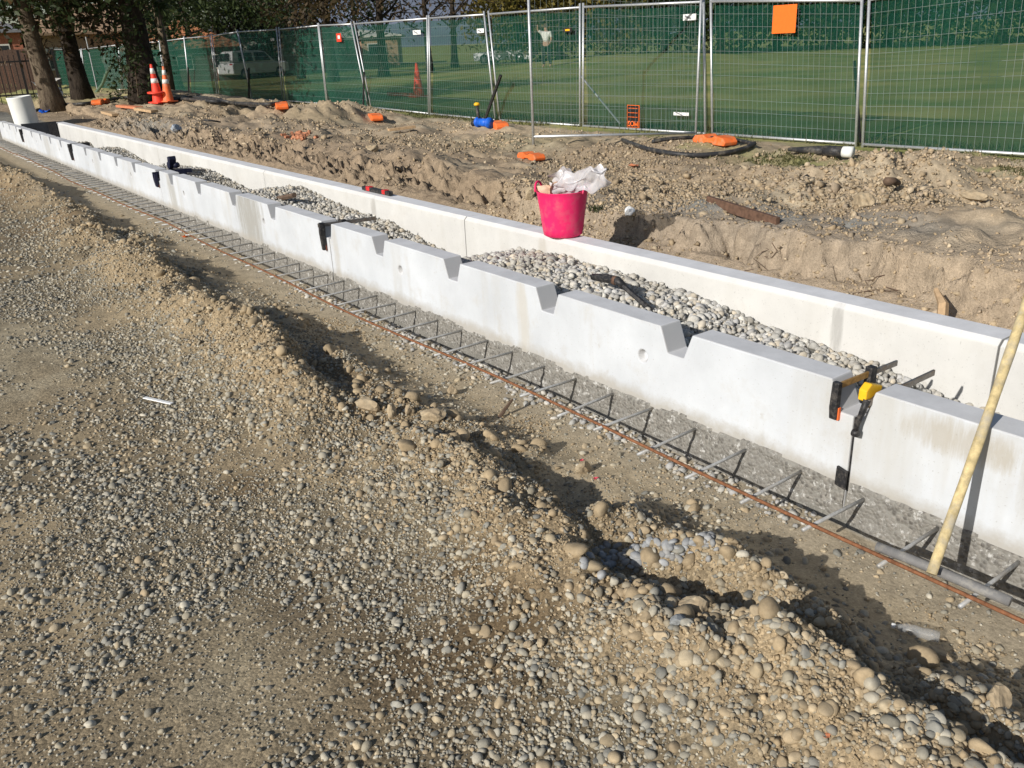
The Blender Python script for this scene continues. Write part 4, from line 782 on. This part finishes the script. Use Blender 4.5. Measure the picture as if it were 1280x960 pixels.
# ------------------------------------------------------------------ cones
def cone(px, py, hgt, label, mat, rx=0., ry=0., base=True):
    p = hit(px, py); t = thing('traffic_cone', label, 'traffic cone', p, .4, 'traffic cones', (rx, ry, .4)); s = hgt
    R0 = lambda z: (.165-.135*z)*s*1.0
    MB().box((0, 0, .02*s), (.40*s, .40*s, .035*s)).build('base', M[mat if base else 'black'], t, bevel=.01)
    MB().lathe([(R0(z)*1.0, z*s) for z in np.linspace(.03, 1, 12)]+[(0, s)], 20).build('body', M[mat], t, True)
    for a, b in ((.52, .64), (.76, .90)): MB().lathe([(R0(a)*.985, a*s), (R0(a)+.004, a*s), (R0(b)+.004, b*s), (R0(b)*.985, b*s)], 20).build('band', M['white'], t, True)
    return t
c_ = cone(199, 129, .87, 'red traffic cone with two white bands beside the thick tree trunk', 'conered', .04, -.06)
MB().lathe([(.15*.92, .22), (.22, .225), (.22, .255), (.13, .26)], 20).build('collar', M['conered'], c_, True)
cone(211, 128, .80, 'slimmer orange traffic cone leaning right of the red cone', 'coneor', .02, .02)

# ------------------------------------------------------------------ rocks, offcuts, scraps
ROCKV, ROCKF = variants(3, 8, True, 21)
def rock(px, py, s, label, mat, k, flat=.65, rz=0., name='rock', up=.3):
    p = hit(px, py); v = ROCKV[k % 8].copy(); v *= (1+.22*fbm(v[:, 0]+k, v[:, 1]+v[:, 2], .7, 3, k)+.22*fbm(v[:, 0]-v[:, 2]+k, v[:, 1]-k, .3, 3, k+9))[:, None]
    o = MB().add(v.tolist(), ROCKF.tolist()).build(name, M[mat], None, False, p+Vector((0, 0, s*flat*up)), (random.gauss(0, .12), random.gauss(0, .12), rz)); o.scale = (s, s*.72, s*flat); return tag(o, label, 'rock')
rock(459, 512, .062, 'broad pale clay rock, leftmost of the row on the berm', 'rocktan', 0, .62, 2.2)
rock(490, 518, .036, 'small upright clay rock second in the row on the berm', 'rocktan', 1, .95, .6)
rock(512, 518, .033, 'crumbly clay lump third in the row on the berm', 'rocktan', 2, .9, 1.2)
rock(541, 524, .058, 'flat topped clay rock, rightmost of the row on the berm', 'rocktan', 3, .6, 2.3)
rock(868, 762, .042, 'split tan rock on the berm behind the foremost ridge', 'rocktan', 4, .75, 2.6)
rock(846, 780, .030, 'flat angular slate grey rock beside the split tan rock', 'rockgrey', 5, .55, .4)
rock(1247, 880, .042, 'large clay rock in shade near the right edge', 'rocktan', 6, .85, 1.0)
rock(1174, 822, .036, 'clay lump half lit behind the plastic bottle', 'rocktan', 7, .8, 1.9)
rock(730, 590, .042, 'pale clay block lit above the hole in the berm', 'rocktan', 1, .85, 2.9)
rock(566, 492, .036, 'clay lump on the edge of the trench by the brown stick', 'rocktan', 2, .85, .9)
rock(1078, 258, .085, 'big pale boulder in the middle of the stone heap', 'rocktan', 3, .7, 1.2)
rock(1215, 250, .11, 'flat pale boulder on the spoil at the right', 'rocktan', 0, .45, 1.9)
rock(787, 272, .045, 'round white stone just above the tub shadow', 'label', 4, .8, .3)
rock(664, 245, .07, 'lone tan rock on the bank left of the pink tub', 'rocktan', 5, .7, .9)
rock(221, 163, .11, 'whitish boulder on the bank behind the plain wall', 'bluestone', 6, .6, 1.4)
rock(467, 189, .08, 'pale round rock on the spoil below the fence', 'rocktan', 7, .8, .2)
rock(660, 810, .02, 'tan stone perched on a dark crack in the yard', 'rocktan', 5, .8, .2)
rock(676, 808, .018, 'pale broken stone beside the perched tan stone', 'rocktan', 3, .9, .9)
def stick(pa, pb_, r, mat, label, cat, name, za=0., zb=0., n=6, flat=None):
    a = hit(*pa)+Vector((0, 0, za)); b = hit(*pb_)+Vector((0, 0, zb))
    if flat:
        c = (a+b)/2; d_ = b-a; o = MB().box((0, 0, 0), (d_.length, flat[0], flat[1])).build(name, M[mat], None, False, c, (0, -math.asin(d_.z/d_.length), math.atan2(d_.y, d_.x)), .003); return tag(o, label, cat)
    return tag(MB().tube([a, a.lerp(b, .5)+Vector((0, 0, r*.3)), b], [r, r*.9, r*.6], n).build(name, M[mat], None, True), label, cat)
a = hit(622, 523); b_ = Vector(on_x(641, 499, a.x+.10)); tag(MB().tube([a-Vector((0, 0, .01)), a.lerp(b_, .5)+Vector((.004, 0, .002)), b_], [.009, .0085, .005], 6).build('stick', M['darkwood']), 'brown splintered stick poking out of the trench edge', 'stick')
stick((181, 500), (216, 508), .008, 'label', 'curved white plastic strip lying on the gravel', 'strip', 'plastic_strip', .012, .010, flat=(.022, .006))
stick((150, 136), (175, 138), .03, 'terr', 'pink painted end of timber board on the spoil', 'board', 'board', .05, .05, flat=(.16, .05))
stick((172, 139), (194, 143), .03, 'wood', 'raw timber board lying on the spoil by the far wall', 'board', 'board', .05, .05, flat=(.18, .05))
stick((131, 144), (145, 147), .03, 'wood', 'short pale batten on the spoil near the white pipe', 'batten', 'batten', .05, .05, flat=(.14, .05))
stick((486, 168), (519, 163), .03, 'wood', 'thin pale timber batten on the spoil under the fence', 'batten', 'batten', .06, .06, flat=(.10, .04))
stick((885, 251), (972, 281), .03, 'darkrust', 'rusty steel plank edge sunk in the grey grit behind the wall', 'plank', 'plank', .0, .01, flat=(.03, .06))
stick((1107, 239), (1122, 241), .03, 'darkwood', 'short dark pipe end sticking out of the stony spoil', 'pipe', 'pipe_end', .06, .06)
stick((256, 156), (277, 158), .02, 'black', 'thin black bar lying on the spoil left of the sand mound', 'bar', 'bar', .06, .06)
p = Vector(on_x(1188, 398, 3.55)); t = thing('timber_stake', 'splintered brown stake with orange paint leaning behind the plain wall', 'stake', p)
q = Vector(on_x(1170, 362, 3.70))-p; MB().tube([(0, .02, -.25), q*.5, q], [.03, .024, .012], 5).build('shaft', M['wood'], t); MB().tube([(.0, .05, -.2), Vector(on_x(1177, 385, 3.62))-p], [.018, .014], 5).build('painted_splinter', M['orange'], t)
p = hit(1146, 796); t = thing('bottle', 'crushed clear plastic bottle lying in the trench', 'bottle', p+Vector((0, 0, .016)), R(200), None, (0, R(90), R(115))); t.scale = (.62,)*3
MB().lathe([(0, -.09), (.026, -.088), (.028, -.05), (.024, -.02), (.028, .01), (.026, .05), (.011, .085), (.011, .1)], 16).build('body', M['clear'], t, True); MB().lathe([(.0125, .092), (.0125, .108), (0, .11)], 12).build('cap', M['label'], t, True)
def scrap(px, py, s, mat, label, cat='scrap', name='plastic_scrap'):
    p = hit(px, py); o = sheet(name, Vector((0, 0, 0)), Vector((s, 0, 0)), Vector((0, s*.7, 0)), 4, 4, s*.6, int(px), M[mat]); o.location = p+Vector((0, 0, s*.22)); return tag(o, label, cat)
scrap(232, 297, .07, 'orange', 'orange plastic scrap beside the starter bars'); scrap(792, 210, .1, 'terr', 'orange terracotta shard on the spoil right of the tub', 'shard', 'shard'); scrap(1033, 920, .02, 'terr', 'tiny terracotta chip on the foremost ridge', 'shard', 'shard')
for px, py, s, lb in ((595, 641, .018, 'pink painted pebble on the lit berm'), (744, 600, .022, 'pink paint spot in the hole beside the berm'), (727, 576, .015, 'small pink paint spot above the hole')): scrap(px, py, s, 'pinkmark', lb, 'paint mark', 'painted_chip')
b = MB(); g = random.Random(4)
for k in range(46):
    p = hit(g.gauss(375, 9), g.gauss(170, 3.2)); s = g.uniform(.02, .045); v = ROCKV[k % 8]; b.add([(p.x+q_[0]*s, p.y+q_[1]*s, p.z+.03+q_[2]*s*.7) for q_ in ROCKV[k % 8][:].tolist()], ROCKF.tolist()) if False else b.box((p.x, p.y, p.z+s*.3), (s*1.6, s, s*.8), Matrix.Rotation(g.uniform(0, 3), 3, 'Z') @ Matrix.Rotation(g.gauss(0, .4), 3, 'X'))
tag(b.build('brick_rubble', M['brick']), 'small heap of broken orange brick on the sandy spoil', 'rubble', None, 'stuff')
o = sheet('rag', Vector((0, 0, 0)), Vector((.7, .2, .1)), Vector((-.1, .3, .35)), 8, 6, .35, 12, M['rag']); o.location = hit(63, 122)+Vector((0, 0, .2)); tag(o, 'white sheet bunched at the foot of the left tree', 'sheet')
o = sheet('tarp', Vector((0, 0, 0)), Vector((.26, .1, .04)), Vector((-.05, .16, .06)), 6, 5, .12, 15, M['blue']); o.location = hit(56, 141)+Vector((0, 0, .04)); tag(o, 'crumpled blue scrap behind the white pipe', 'scrap')
# little weed
p = hit(746, 264); b = MB()
for k in range(26):
    a = random.uniform(0, 6.28); L = random.uniform(.04, .10); d_ = Vector((math.cos(a), math.sin(a), random.uniform(.3, 1.2))).normalized(); s = Vector((-d_.y, d_.x, 0)).normalized()*.008; c = p+Vector((random.gauss(0, .03), random.gauss(0, .03), 0)); b.add([c-s, c+s, c+d_*L], [(0, 1, 2)])
tag(b.build('weed', M['grass'], fix=False), 'small green weed on the bank behind the pink tub', 'weed')
# grass tufts along the fence line
g = np.random.default_rng(31); n = 26000; x = np.concatenate([g.uniform(9.2, 10.6, 18000), g.normal(8.4, .25, 8000)]); y = np.concatenate([g.uniform(2, 34, 18000), g.uniform(2.5, 7.5, 8000)]); z = H(x, y)
dn = fbm(x, y, .7, 3, 601); k = (dn > -.05) | (x > 9.75); x, y, z = x[k], y[k], z[k]; n = len(x); a = g.uniform(0, 6.28, n); L = g.uniform(.02, .075, n)*np.where(x > 9.5, 1.3, .6); w = .006
base = np.stack([x, y, z-.005], 1); s = np.stack([np.cos(a), np.sin(a), a*0], 1)*w*(1+y[:, None]/14); tip = base+np.stack([g.normal(0, .4, n)*L, g.normal(0, .4, n)*L, L], 1)
V = np.stack([base-s, base+s, tip], 1).reshape(-1, 3); c = np.repeat(g.uniform(0, 1, (n, 1))*np.ones((1, 3)), 3, 0)
tag(np_mesh('grass', V, np.arange(3*n).reshape(n, 3), M['grass'], {'Col': c}, False), 'rough grass growing under the fence line', 'grass', None, 'stuff')

# ------------------------------------------------------------------ trees
def leaves(centres, per, spread, size, seed):
    g = np.random.default_rng(seed); n = len(centres)*per; c = np.repeat(centres, per, 0)+g.normal(0, 1, (n, 3))*spread
    u = g.normal(size=(n, 3)); u /= np.linalg.norm(u, axis=1)[:, None]; w = np.cross(u, g.normal(size=(n, 3))); w /= np.linalg.norm(w, axis=1)[:, None]; s = size*g.uniform(.6, 1.3, (n, 1))
    V = np.stack([c-u*s, c+w*s*.45, c+u*s, c-w*s*.45], 1).reshape(-1, 3); sh = np.repeat(g.uniform(0, 1, len(centres)), per)*.5+g.uniform(0, .5, n)
    return V, np.arange(4*n).reshape(n, 4), np.repeat(sh[:, None]*np.ones((1, 3)), 4, 0)
def tree(loc, hgt, r0, crown_r, crown_z, label, leaf='leaf', bark='bark', lean=(0, 0), nclump=70, per=60, size=.09, seed=1, branches=9, name='tree', group=None, clump=.35, squash=.8, bz=.35, knot=False, low=None):
    g = random.Random(seed); loc = Vector(loc); t = thing(name, label, 'tree', loc, 0, group)
    pts = []; rad = []
    for k in range(11):
        s = k/10; pts.append(Vector((lean[0]*s*hgt+.10*math.sin(s*5+seed)*r0*2, lean[1]*s*hgt+.1*math.cos(s*4+seed)*r0*2, s*hgt*.8-.15))); rad.append(r0*(1.25-.25*min(1, s*6))*(1-.75*s) if k else r0*1.45)
    MB().tube(pts, rad, 14).build('trunk', M[bark], t, True)
    tips = []; bb = MB()
    for k in range(branches):
        s = g.uniform(bz, .95); b0 = pts[int(s*10)]; a = g.uniform(0, 6.28); L = crown_r*g.uniform(.6, 1.0); rb = r0*(1-.75*s)*.5
        p1 = b0+Vector((math.cos(a)*L*.45, math.sin(a)*L*.45, L*g.uniform(.15, .5))); p2 = b0+Vector((math.cos(a)*L, math.sin(a)*L, L*g.uniform(.1, .7)))
        bb.tube([b0, p1, p2], [rb, rb*.65, rb*.22], 6, False); tips += [p1, p2]
        for q in range(3):
            p3 = p1.lerp(p2, g.uniform(0, 1))+Vector((g.gauss(0, L*.3), g.gauss(0, L*.3), g.gauss(.1, L*.25))); bb.tube([p1.lerp(p2, .3*q), p3], [rb*.35, rb*.10], 4, False); tips.append(p3)
    bb.build('branches', M[bark], t, True, fix=False)
    if knot: MB().lathe([(.0, .05), (.07, .04), (.09, 0), (.12, -.08)], 14).build('pruned_knot', M['wood'], t, True, (-.18*0+pts[4].x-.32, pts[4].y-.18, pts[4].z), (0, R(-75), R(30)))
    rg = np.random.default_rng(seed); cen = []
    for k in range(nclump):
        if k < len(tips): c = np.array(tips[k][:])
        else:
            d_ = rg.normal(size=3); d_ /= np.linalg.norm(d_); c = np.array([lean[0]*hgt*.8, lean[1]*hgt*.8, crown_z])+d_*crown_r*np.array([1, 1, squash])*rg.uniform(.45, 1.0)**.6
        if low and k % 5 < 3: a_ = rg.uniform(0, 6.28); q_ = crown_r*rg.uniform(.25, 1.05); c = np.array([lean[0]*3+math.cos(a_)*q_, lean[1]*3+math.sin(a_)*q_, rg.uniform(*low)])
        cen.append(c)
    V, F, c = leaves(np.array(cen), per, clump, size, seed); o = np_mesh('crown', V, F, M[leaf], {'Col': c}, False); o.parent = t; return t
def gp(px, X): p = on_x(px, 100, X); return (X, p[1], h1(X, p[1]))
def at_depth(px, dist, z=None):
    d = ray(px, 60); d = d/math.hypot(d[0], d[1]); x, y = d[0]*dist, d[1]*dist; return (x, y, h1(x, y) if z is None else z)
tree(at_depth(50, 25.0), 8.5, .24, 2.5, 5.2, 'grey barked tree with a pruned knot at the left, behind the white pipe', 'leaf', 'bark', (-.035, .012), 100, 60, .09, 3, 12, clump=.34, knot=True, low=(2.3, 3.8), group='trees along the far end of the channel')
tree(at_depth(92, 27.5), 8.5, .25, 2.4, 5.0, 'dark shaded tree between the knotted tree and the thickest trunk', 'leafb', 'barkd', (-.02, .0), 120, 60, .09, 4, 12, clump=.36, low=(1.7, 3.6), group='trees along the far end of the channel')
tree(at_depth(176, 24.5), 9.0, .35, 2.4, 5.4, 'thickest dark trunk directly behind the two traffic cones', 'leaf', 'barkd', (-.015, .01), 110, 60, .09, 5, 13, clump=.36, low=(2.5, 3.8), group='trees along the far end of the channel')
# low shoots at the foot of the thick trunk
c0 = np.array(at_depth(160, 24.3)); g = np.random.default_rng(8); cen = c0+g.normal(0, 1, (26, 3))*np.array([.35, .35, .5])+np.array([0, 0, .95]); V, F, c = leaves(cen, 30, .14, .06, 9)
t = thing('shrub', 'leafy shoots growing at the foot of the thickest trunk', 'shrub', c0); o = np_mesh('foliage', V-c0, F, M['leaf'], {'Col': c}, False); o.parent = t
sb = MB()
for k in range(7): sb.tube([(0, 0, -.05), Vector(cen[k]-c0)], [.02, .008], 5, False)
sb.build('stems', M['bark'], t, fix=False)
BT_ = [(215, 43, 8, .16, 2.4, 'leaf'), (272, 62, 10, .26, 3.6, 'leaf'), (300, 64, 10, .40, 3.6, 'leaf'), (336, 66, 10, .28, 3.8, 'leafb'), (372, 52, 10, .2, 3.4, 'leaf'), (412, 44, 9, .24, 2.8, 'leafb'), (448, 56, 9, .16, 2.6, 'leafb'), (476, 47, 9, .26, 2.4, 'leaf'), (536, 52, 9, .20, 3.0, 'leafb'), (568, 58, 10, .22, 3.0, 'leafb'), (240, 58, 9, .2, 3.4, 'leaf'), (345, 62, 10, .2, 3.4, 'leaf')]
TL_ = ['slim dark trunk just right of the thick trunk, over the tiled roof', 'dark tree over the tiled roof with a crown against the sky', 'stout dark trunk above the left fence panels', 'bronze leaved tree behind the grey roof', 'tall dark tree left of the low white building', 'dark trunk beside the low white building', 'thin bronze tree in front of the far hills',
       'upright trunk left of the open view to the hills', 'spreading bare branched tree right of the hill view', 'bronze tree with a slanting limb against the sky', 'far dark tree behind the tiled roof', 'far green tree behind the grey roof']
for k, (px, dist, hh, r_, cr, lf) in enumerate(BT_):
    lo = at_depth(px, dist); sparse = px > 430
    tree(lo, hh, r_, cr, hh*.62 if not sparse else hh*.66, TL_[k], lf, 'barkd', (random.gauss(0, .03), random.gauss(0, .03)), 70 if not sparse else 34, 40 if not sparse else 24, .13, 40+k, 11, group='dark trees beyond the site fence', clump=.5, low=(2.6, 5.2) if not sparse else None)
RT = [(650, 62, 7, 3.2, 'leafy'), (700, 66, 8, 4.2, 'leafy'), (760, 64, 8, 4.2, 'leafy'), (830, 62, 8, 4.4, 'leaf'), (900, 60, 8, 4.4, 'leaf'), (970, 62, 8.5, 4.6, 'leaf'), (1040, 60, 8.5, 4.8, 'leaf'), (1110, 61, 9, 4.8, 'leaf'), (1180, 60, 9, 4.8, 'leaf'), (1250, 60, 9, 4.8, 'leaf'), (1320, 60, 9, 4.8, 'leaf')]
RL = ['yellowing tree right of the open view to the hills', 'yellow leaved tree above the open mesh panel', 'second yellow leaved tree, behind the right end of the open mesh panel', 'dense green tree left of the plain orange sign', 'dense green tree behind the plain orange sign', 'dense dark tree just right of the plain orange sign', 'dense dark tree left of the last fence post', 'dense dark tree behind the last fence post',
      'dense dark tree right of the last fence post', 'dense dark tree at the right edge of the lawn', 'dense dark tree past the right edge of the picture']
for k, (px, dist, hh, cr, lf) in enumerate(RT):
    tree(at_depth(px, dist), hh, .25, cr, hh*.46, RL[k], lf, 'barkd', (0, 0), 130, 40, .20, 80+k, 9, group='bushy trees across the lawn', clump=.75, squash=.85, bz=.2)
# cabbage tree behind the left fence
lo = at_depth(204, 31); t = thing('cabbage_tree', 'spiky leaved palm like tree above the fence behind the cones', 'tree', lo); MB().tube([(0, 0, -.1), (.05, 0, 1.5), (0, 0, 2.6)], [.14, .11, .10], 8).build('trunk', M['bark'], t, True)
b = MB(); g = random.Random(2)
for k in range(90):
    a = g.uniform(0, 6.28); el = g.uniform(-.9, 1.3); d_ = Vector((math.cos(a)*math.cos(el), math.sin(a)*math.cos(el), math.sin(el))); s = Vector((-math.sin(a), math.cos(a), 0))*.03; L = g.uniform(.6, .95); o0 = Vector((0, 0, 2.7))
    b.add([o0+d_*.05-s, o0+d_*.05+s, o0+d_*L*.6+s, o0+d_*L+Vector((0, 0, -.15)), o0+d_*L*.6-s], [(0, 1, 2, 4), (4, 2, 3)])
b.build('crown', M['palm'], t, fix=False)

# ------------------------------------------------------------------ buildings, hills, cars, person
def house(loc, rz, w, d, h_, wall, roof, label, rh=1.6, win=3, over=.4, name='house'):
    t = thing(name, label, 'house', loc, rz)
    MB().box((0, 0, h_/2-.3), (w, d, h_+.6)).build('wall', M[wall], t)
    x0, y0 = w/2+over, d/2+over; rx = max(.1, w/2-d/2)
    MB().add([(-x0, -y0, h_), (x0, -y0, h_), (x0, y0, h_), (-x0, y0, h_), (-rx, 0, h_+rh), (rx, 0, h_+rh), (-x0, -y0, h_-.12), (x0, -y0, h_-.12), (x0, y0, h_-.12), (-x0, y0, h_-.12)],
             [(0, 1, 5, 4), (1, 2, 5), (2, 3, 4, 5), (3, 0, 4), (6, 7, 1, 0), (7, 8, 2, 1), (8, 9, 3, 2), (9, 6, 0, 3), (9, 8, 7, 6)]).build('roof', M[roof], t)
    for k in range(win):
        wx = (k-(win-1)/2)*w/win
        for s in (-1, 1):
            f = MB().box((wx, s*(d/2+.02), h_*.55), (w/win*.45, .08, h_*.4)).build('window', M['cream'], t); MB().box((wx, s*(d/2+.055), h_*.55), (w/win*.40, .03, h_*.34)).build('pane', M['glass'], f)
    return t
fwd = math.atan2(ray(228, 60)[1], ray(228, 60)[0])
house(at_depth(228, 60), fwd+1.57, 6, 6, 2.0, 'paling', 'tile', 'house with an orange tiled roof behind the left fence panels', 1.5)
house(at_depth(122, 62), fwd+1.9, 9, 7, 3.0, 'tan', 'tan', 'house with a tan roof seen between the left trees', 1.7)
house(at_depth(322, 70), fwd+1.5, 11, 8, 2.7, 'cream', 'greyroof', 'house with a dark grey roof behind the bronze tree', 1.8)
house(at_depth(425, 78), fwd+1.3, 10, 7, 2.3, 'tan', 'cream', 'low white building behind the dark trunk', .6)
house(at_depth(-58, 60), fwd+1.7, 7, 6, 2.7, 'brickwall', 'greyroof', 'red brick house at the left edge', 1.4)
house(at_depth(190, 74), fwd+1.6, 9, 7, 3.4, 'tan', 'tan', 'far tan house above the cones', 1.8)
# steel picket fence and paling fence at the far left
a0, a1 = Vector(at_depth(-70, 33)), Vector(at_depth(64, 33)); d_ = a1-a0; L = d_.length; t = thing('picket_fence', 'black steel picket fence at the left edge behind the knotted tree', 'fence', a0, math.atan2(d_.y, d_.x))
for zz in (.25, 1.25): MB().box((L/2, 0, zz), (L, .04, .05)).build('rail', M['darkfence'], t)
pk = MB().box((0, 0, .72), (.025, .025, 1.44)).mesh('picket'); pk.materials.append(M['darkfence'])
for k in range(int(L/.16)): link('picket', pk, None, t, (k*.16+.05, .03, 0))
for k in range(4): MB().box((k*L/3, -.03, .78), (.07, .07, 1.6)).build('post', M['darkfence'], t)
a0, a1 = Vector(at_depth(-80, 40)), Vector(at_depth(62, 40)); d_ = a1-a0; L = d_.length; t = thing('paling_fence', 'brown paling fence behind the black steel pickets', 'fence', a0, math.atan2(d_.y, d_.x))
pl = MB().box((0, 0, .85), (.15, .02, 1.7)).mesh('paling'); pl.materials.append(M['paling'])
for k in range(int(L/.158)): link('paling', pl, None, t, (k*.158, random.gauss(0, .004), random.gauss(0, .01)))
for zz in (.3, 1.4): MB().box((L/2, .035, zz), (L, .05, .08)).build('rail', M['paling'], t)
# hills, with the distance haze painted into their blue colour
ang0 = math.atan2(ray(520, 0)[0], ray(520, 0)[1]); V = []; n = 60
for ring, (dist, hs) in enumerate([(1500, 0), (2100, .55), (2800, 1.0), (3600, .7), (4600, 0)]):
    for i in range(n+1):
        a = ang0+(i/n-.5)*2.4; hh = 150+220*float(fbm(np.array([i*.31]), np.array([ring*.9]), 3.0, 5, 71)); V.append((dist*math.sin(a), dist*math.cos(a), -5+max(0, hh)*hs))
F = [(r_*(n+1)+i, r_*(n+1)+i+1, (r_+1)*(n+1)+i+1, (r_+1)*(n+1)+i) for r_ in range(4) for i in range(n)]
tag(MB().add(V, F).build('hills', M['hill'], None, True), 'hills tinted haze blue on the horizon', None, None, 'structure')
def car(loc, rz, label, body='hatch', L=4.1, Wd=1.72):
    t = thing('parked_car', label, 'car', loc, rz)
    if body == 'hatch': low = [(-.48, .22), (-.5, .5), (-.46, .74), (-.2, .80), (.2, .82), (.44, .86), (.5, .7), (.5, .3), (.47, .2)]; cab = [(-.24, .79), (-.08, 1.30), (.10, 1.40), (.32, 1.38), (.46, .90)]
    else: low = [(-.48, .3), (-.5, .6), (-.46, .88), (-.2, .94), (.2, .95), (.48, .96), (.5, .8), (.5, .35), (.47, .28)]; cab = [(-.26, .93), (-.12, 1.50), (.05, 1.60), (.44, 1.60), (.49, .98)]
    MB().prism([(a*L, b) for a, b in low], -Wd/2, Wd/2, 'y').build('body', M['carw'], t, bevel=.06)
    c = MB(); n = len(cab); pl_ = [(a*L, b) for a, b in cab]
    vs = [(a, -Wd/2*(1-.16*(b-.8)/.7), b) for a, b in pl_]+[(a, Wd/2*(1-.16*(b-.8)/.7), b) for a, b in pl_]
    c.add(vs, [tuple(range(n-1, -1, -1)), tuple(range(n, 2*n))]+[(k, (k+1) % n, (k+1) % n+n, k+n) for k in range(n)]).build('cabin', M['carw'], t, bevel=.04)
    cx = sum(a for a, b in pl_)/n; cz = .80 if body == 'hatch' else .95; top = max(b for a, b in cab)
    for s in (-1, 1):
        for u0, u1 in ((.12, .47), (.53, .86)):
            xa = pl_[0][0]+(pl_[-1][0]-pl_[0][0])*u0; xb = pl_[0][0]+(pl_[-1][0]-pl_[0][0])*u1; q = .13*(top-cz)
            MB().add([(xa, s*(Wd/2+.006), cz+.06), (xb, s*(Wd/2+.006), cz+.06), (xb-.1*(u1 > .8)*L/4, s*(Wd/2*.875+.02), top-.12), (xa+.30*(u0 < .2)*L/4, s*(Wd/2*.875+.02), top-.12)], [(0, 1, 2, 3)]).build('side_window', M['glass'], t).modifiers.new('thickness', 'SOLIDIFY').thickness = .02
        for wx in (-.31, .31):
            w = MB().lathe([(.0, -.1), (.30, -.1), (.32, -.06), (.32, .06), (.30, .1), (0, .1)], 20).build('wheel', M['tyre'], t, True, (wx*L, s*(Wd/2-.08), .32), (R(90), 0, 0)); MB().lathe([(0, -.112), (.2, -.112), (.2, .112), (0, .112)], 16).build('rim', M['rim'], w, True)
        MB().box((.485*L, s*(Wd/2-.16), .72 if body == 'hatch' else .82), (.10, .24, .16)).build('tail_light', M['lamp'], t); MB().box((-.487*L, s*(Wd/2-.22), .64 if body == 'hatch' else .76), (.10, .3, .14)).build('headlight', M['label'], t)
    xr = pl_[-1][0]; MB().add([(xr+.02, -.6, cz+.1), (xr+.02, .6, cz+.1), (xr-.06*L*.5+.0, .52, top-.14), (xr-.06*L*.5, -.52, top-.14)], [(0, 1, 2, 3)]).build('rear_window', M['glass'], t).modifiers.new('thickness', 'SOLIDIFY').thickness = .06
    return t
def face(px): d = ray(px, 60); return math.atan2(d[1], d[0])
car(at_depth(312, 58), face(312)+R(130), 'white van like car seen through the cloth of the left fence', 'van', 4.4, 1.75)
car(at_depth(630, 62), face(630)+R(78)+math.pi, 'white hatchback seen through the cloth in the middle of the fence', 'hatch', 4.0, 1.7)
lo = at_depth(500, 22.5); lo = (13.5, on_x(522, 100, 13.5)[1], 0.16); t = thing('traffic_cone', 'orange cone seen through the cloth of the fence', 'traffic cone', lo, 0, 'traffic cones')
MB().box((0, 0, .02), (.45, .45, .04)).build('base', M['conered'], t); MB().lathe([(.17, .04), (.03, .95), (0, .95)], 18).build('body', M['conered'], t, True)
t = tag(MB().box((13.4, lo[1]+.9, .22), (.12, 1.5, .10)).build('barrier_rail', M['conered']), 'low orange rail beside the cone behind the fence', 'rail')
# person with raised arms beyond the cloth
lo = at_depth(683, 40); p = Vector(lo); t = thing('person', 'person in pale shirt and dark trousers raising one arm behind the fence', 'person', p, face(683)+R(70))
def skin_chain(name, verts, edges, radii, mat):
    me = bpy.data.meshes.new(name); me.from_pydata(verts, edges, []); o = link(name, me, M[mat], t); m = o.modifiers.new('skin', 'SKIN')
    for i, r_ in enumerate(radii): o.data.skin_vertices[0].data[i].radius = (r_, r_*.85)
    o.data.skin_vertices[0].data[0].use_root = True; m2 = o.modifiers.new('subd', 'SUBSURF'); m2.levels = 1; m2.render_levels = 2; m.use_smooth_shade = True; return o
vb = [(0, 0, .95), (0, 0, 1.12), (0, 0, 1.36), (0, 0, 1.48), (0, .02, 1.56), (0, .03, 1.66), (.19, 0, 1.40), (.34, .12, 1.52), (.30, .22, 1.74), (-.19, 0, 1.40), (-.26, .04, 1.13), (-.22, .2, .95), (.10, 0, .88), (.12, .03, .48), (.13, 0, .08), (.14, .14, .03), (-.10, 0, .88), (-.14, .02, .48), (-.17, -.03, .08), (-.18, .11, .03)]
eb = [(0, 1), (1, 2), (2, 3), (3, 4), (4, 5), (2, 6), (6, 7), (7, 8), (2, 9), (9, 10), (10, 11), (0, 12), (12, 13), (13, 14), (14, 15), (0, 16), (16, 17), (17, 18), (18, 19)]
rb_ = [.13, .13, .15, .06, .08, .09, .065, .05, .038, .065, .05, .038, .10, .07, .045, .04, .10, .07, .045, .04]
skin_chain('body', vb, eb, rb_, 'skin')
skin_chain('shirt', [(0, 0, 1.0), (0, 0, 1.15), (0, 0, 1.38), (.2, 0, 1.41), (.33, .11, 1.51), (-.2, 0, 1.41), (-.25, .03, 1.18)], [(0, 1), (1, 2), (2, 3), (3, 4), (2, 5), (5, 6)], [.165, .155, .17, .09, .07, .09, .07], 'cloth2')
skin_chain('trousers', [(0, 0, .97), (.10, 0, .86), (.12, .03, .48), (.13, 0, .10), (-.10, 0, .86), (-.14, .02, .48), (-.17, -.03, .10)], [(0, 1), (1, 2), (2, 3), (0, 4), (4, 5), (5, 6)], [.16, .12, .09, .075, .12, .09, .075], 'trouser')
MB().lathe([(.0, .13), (.06, .115), (.10, .06), (.108, 0), (.10, -.03)], 14).build('hair', M['darkwood'], t, True, (0, .02, 1.66))
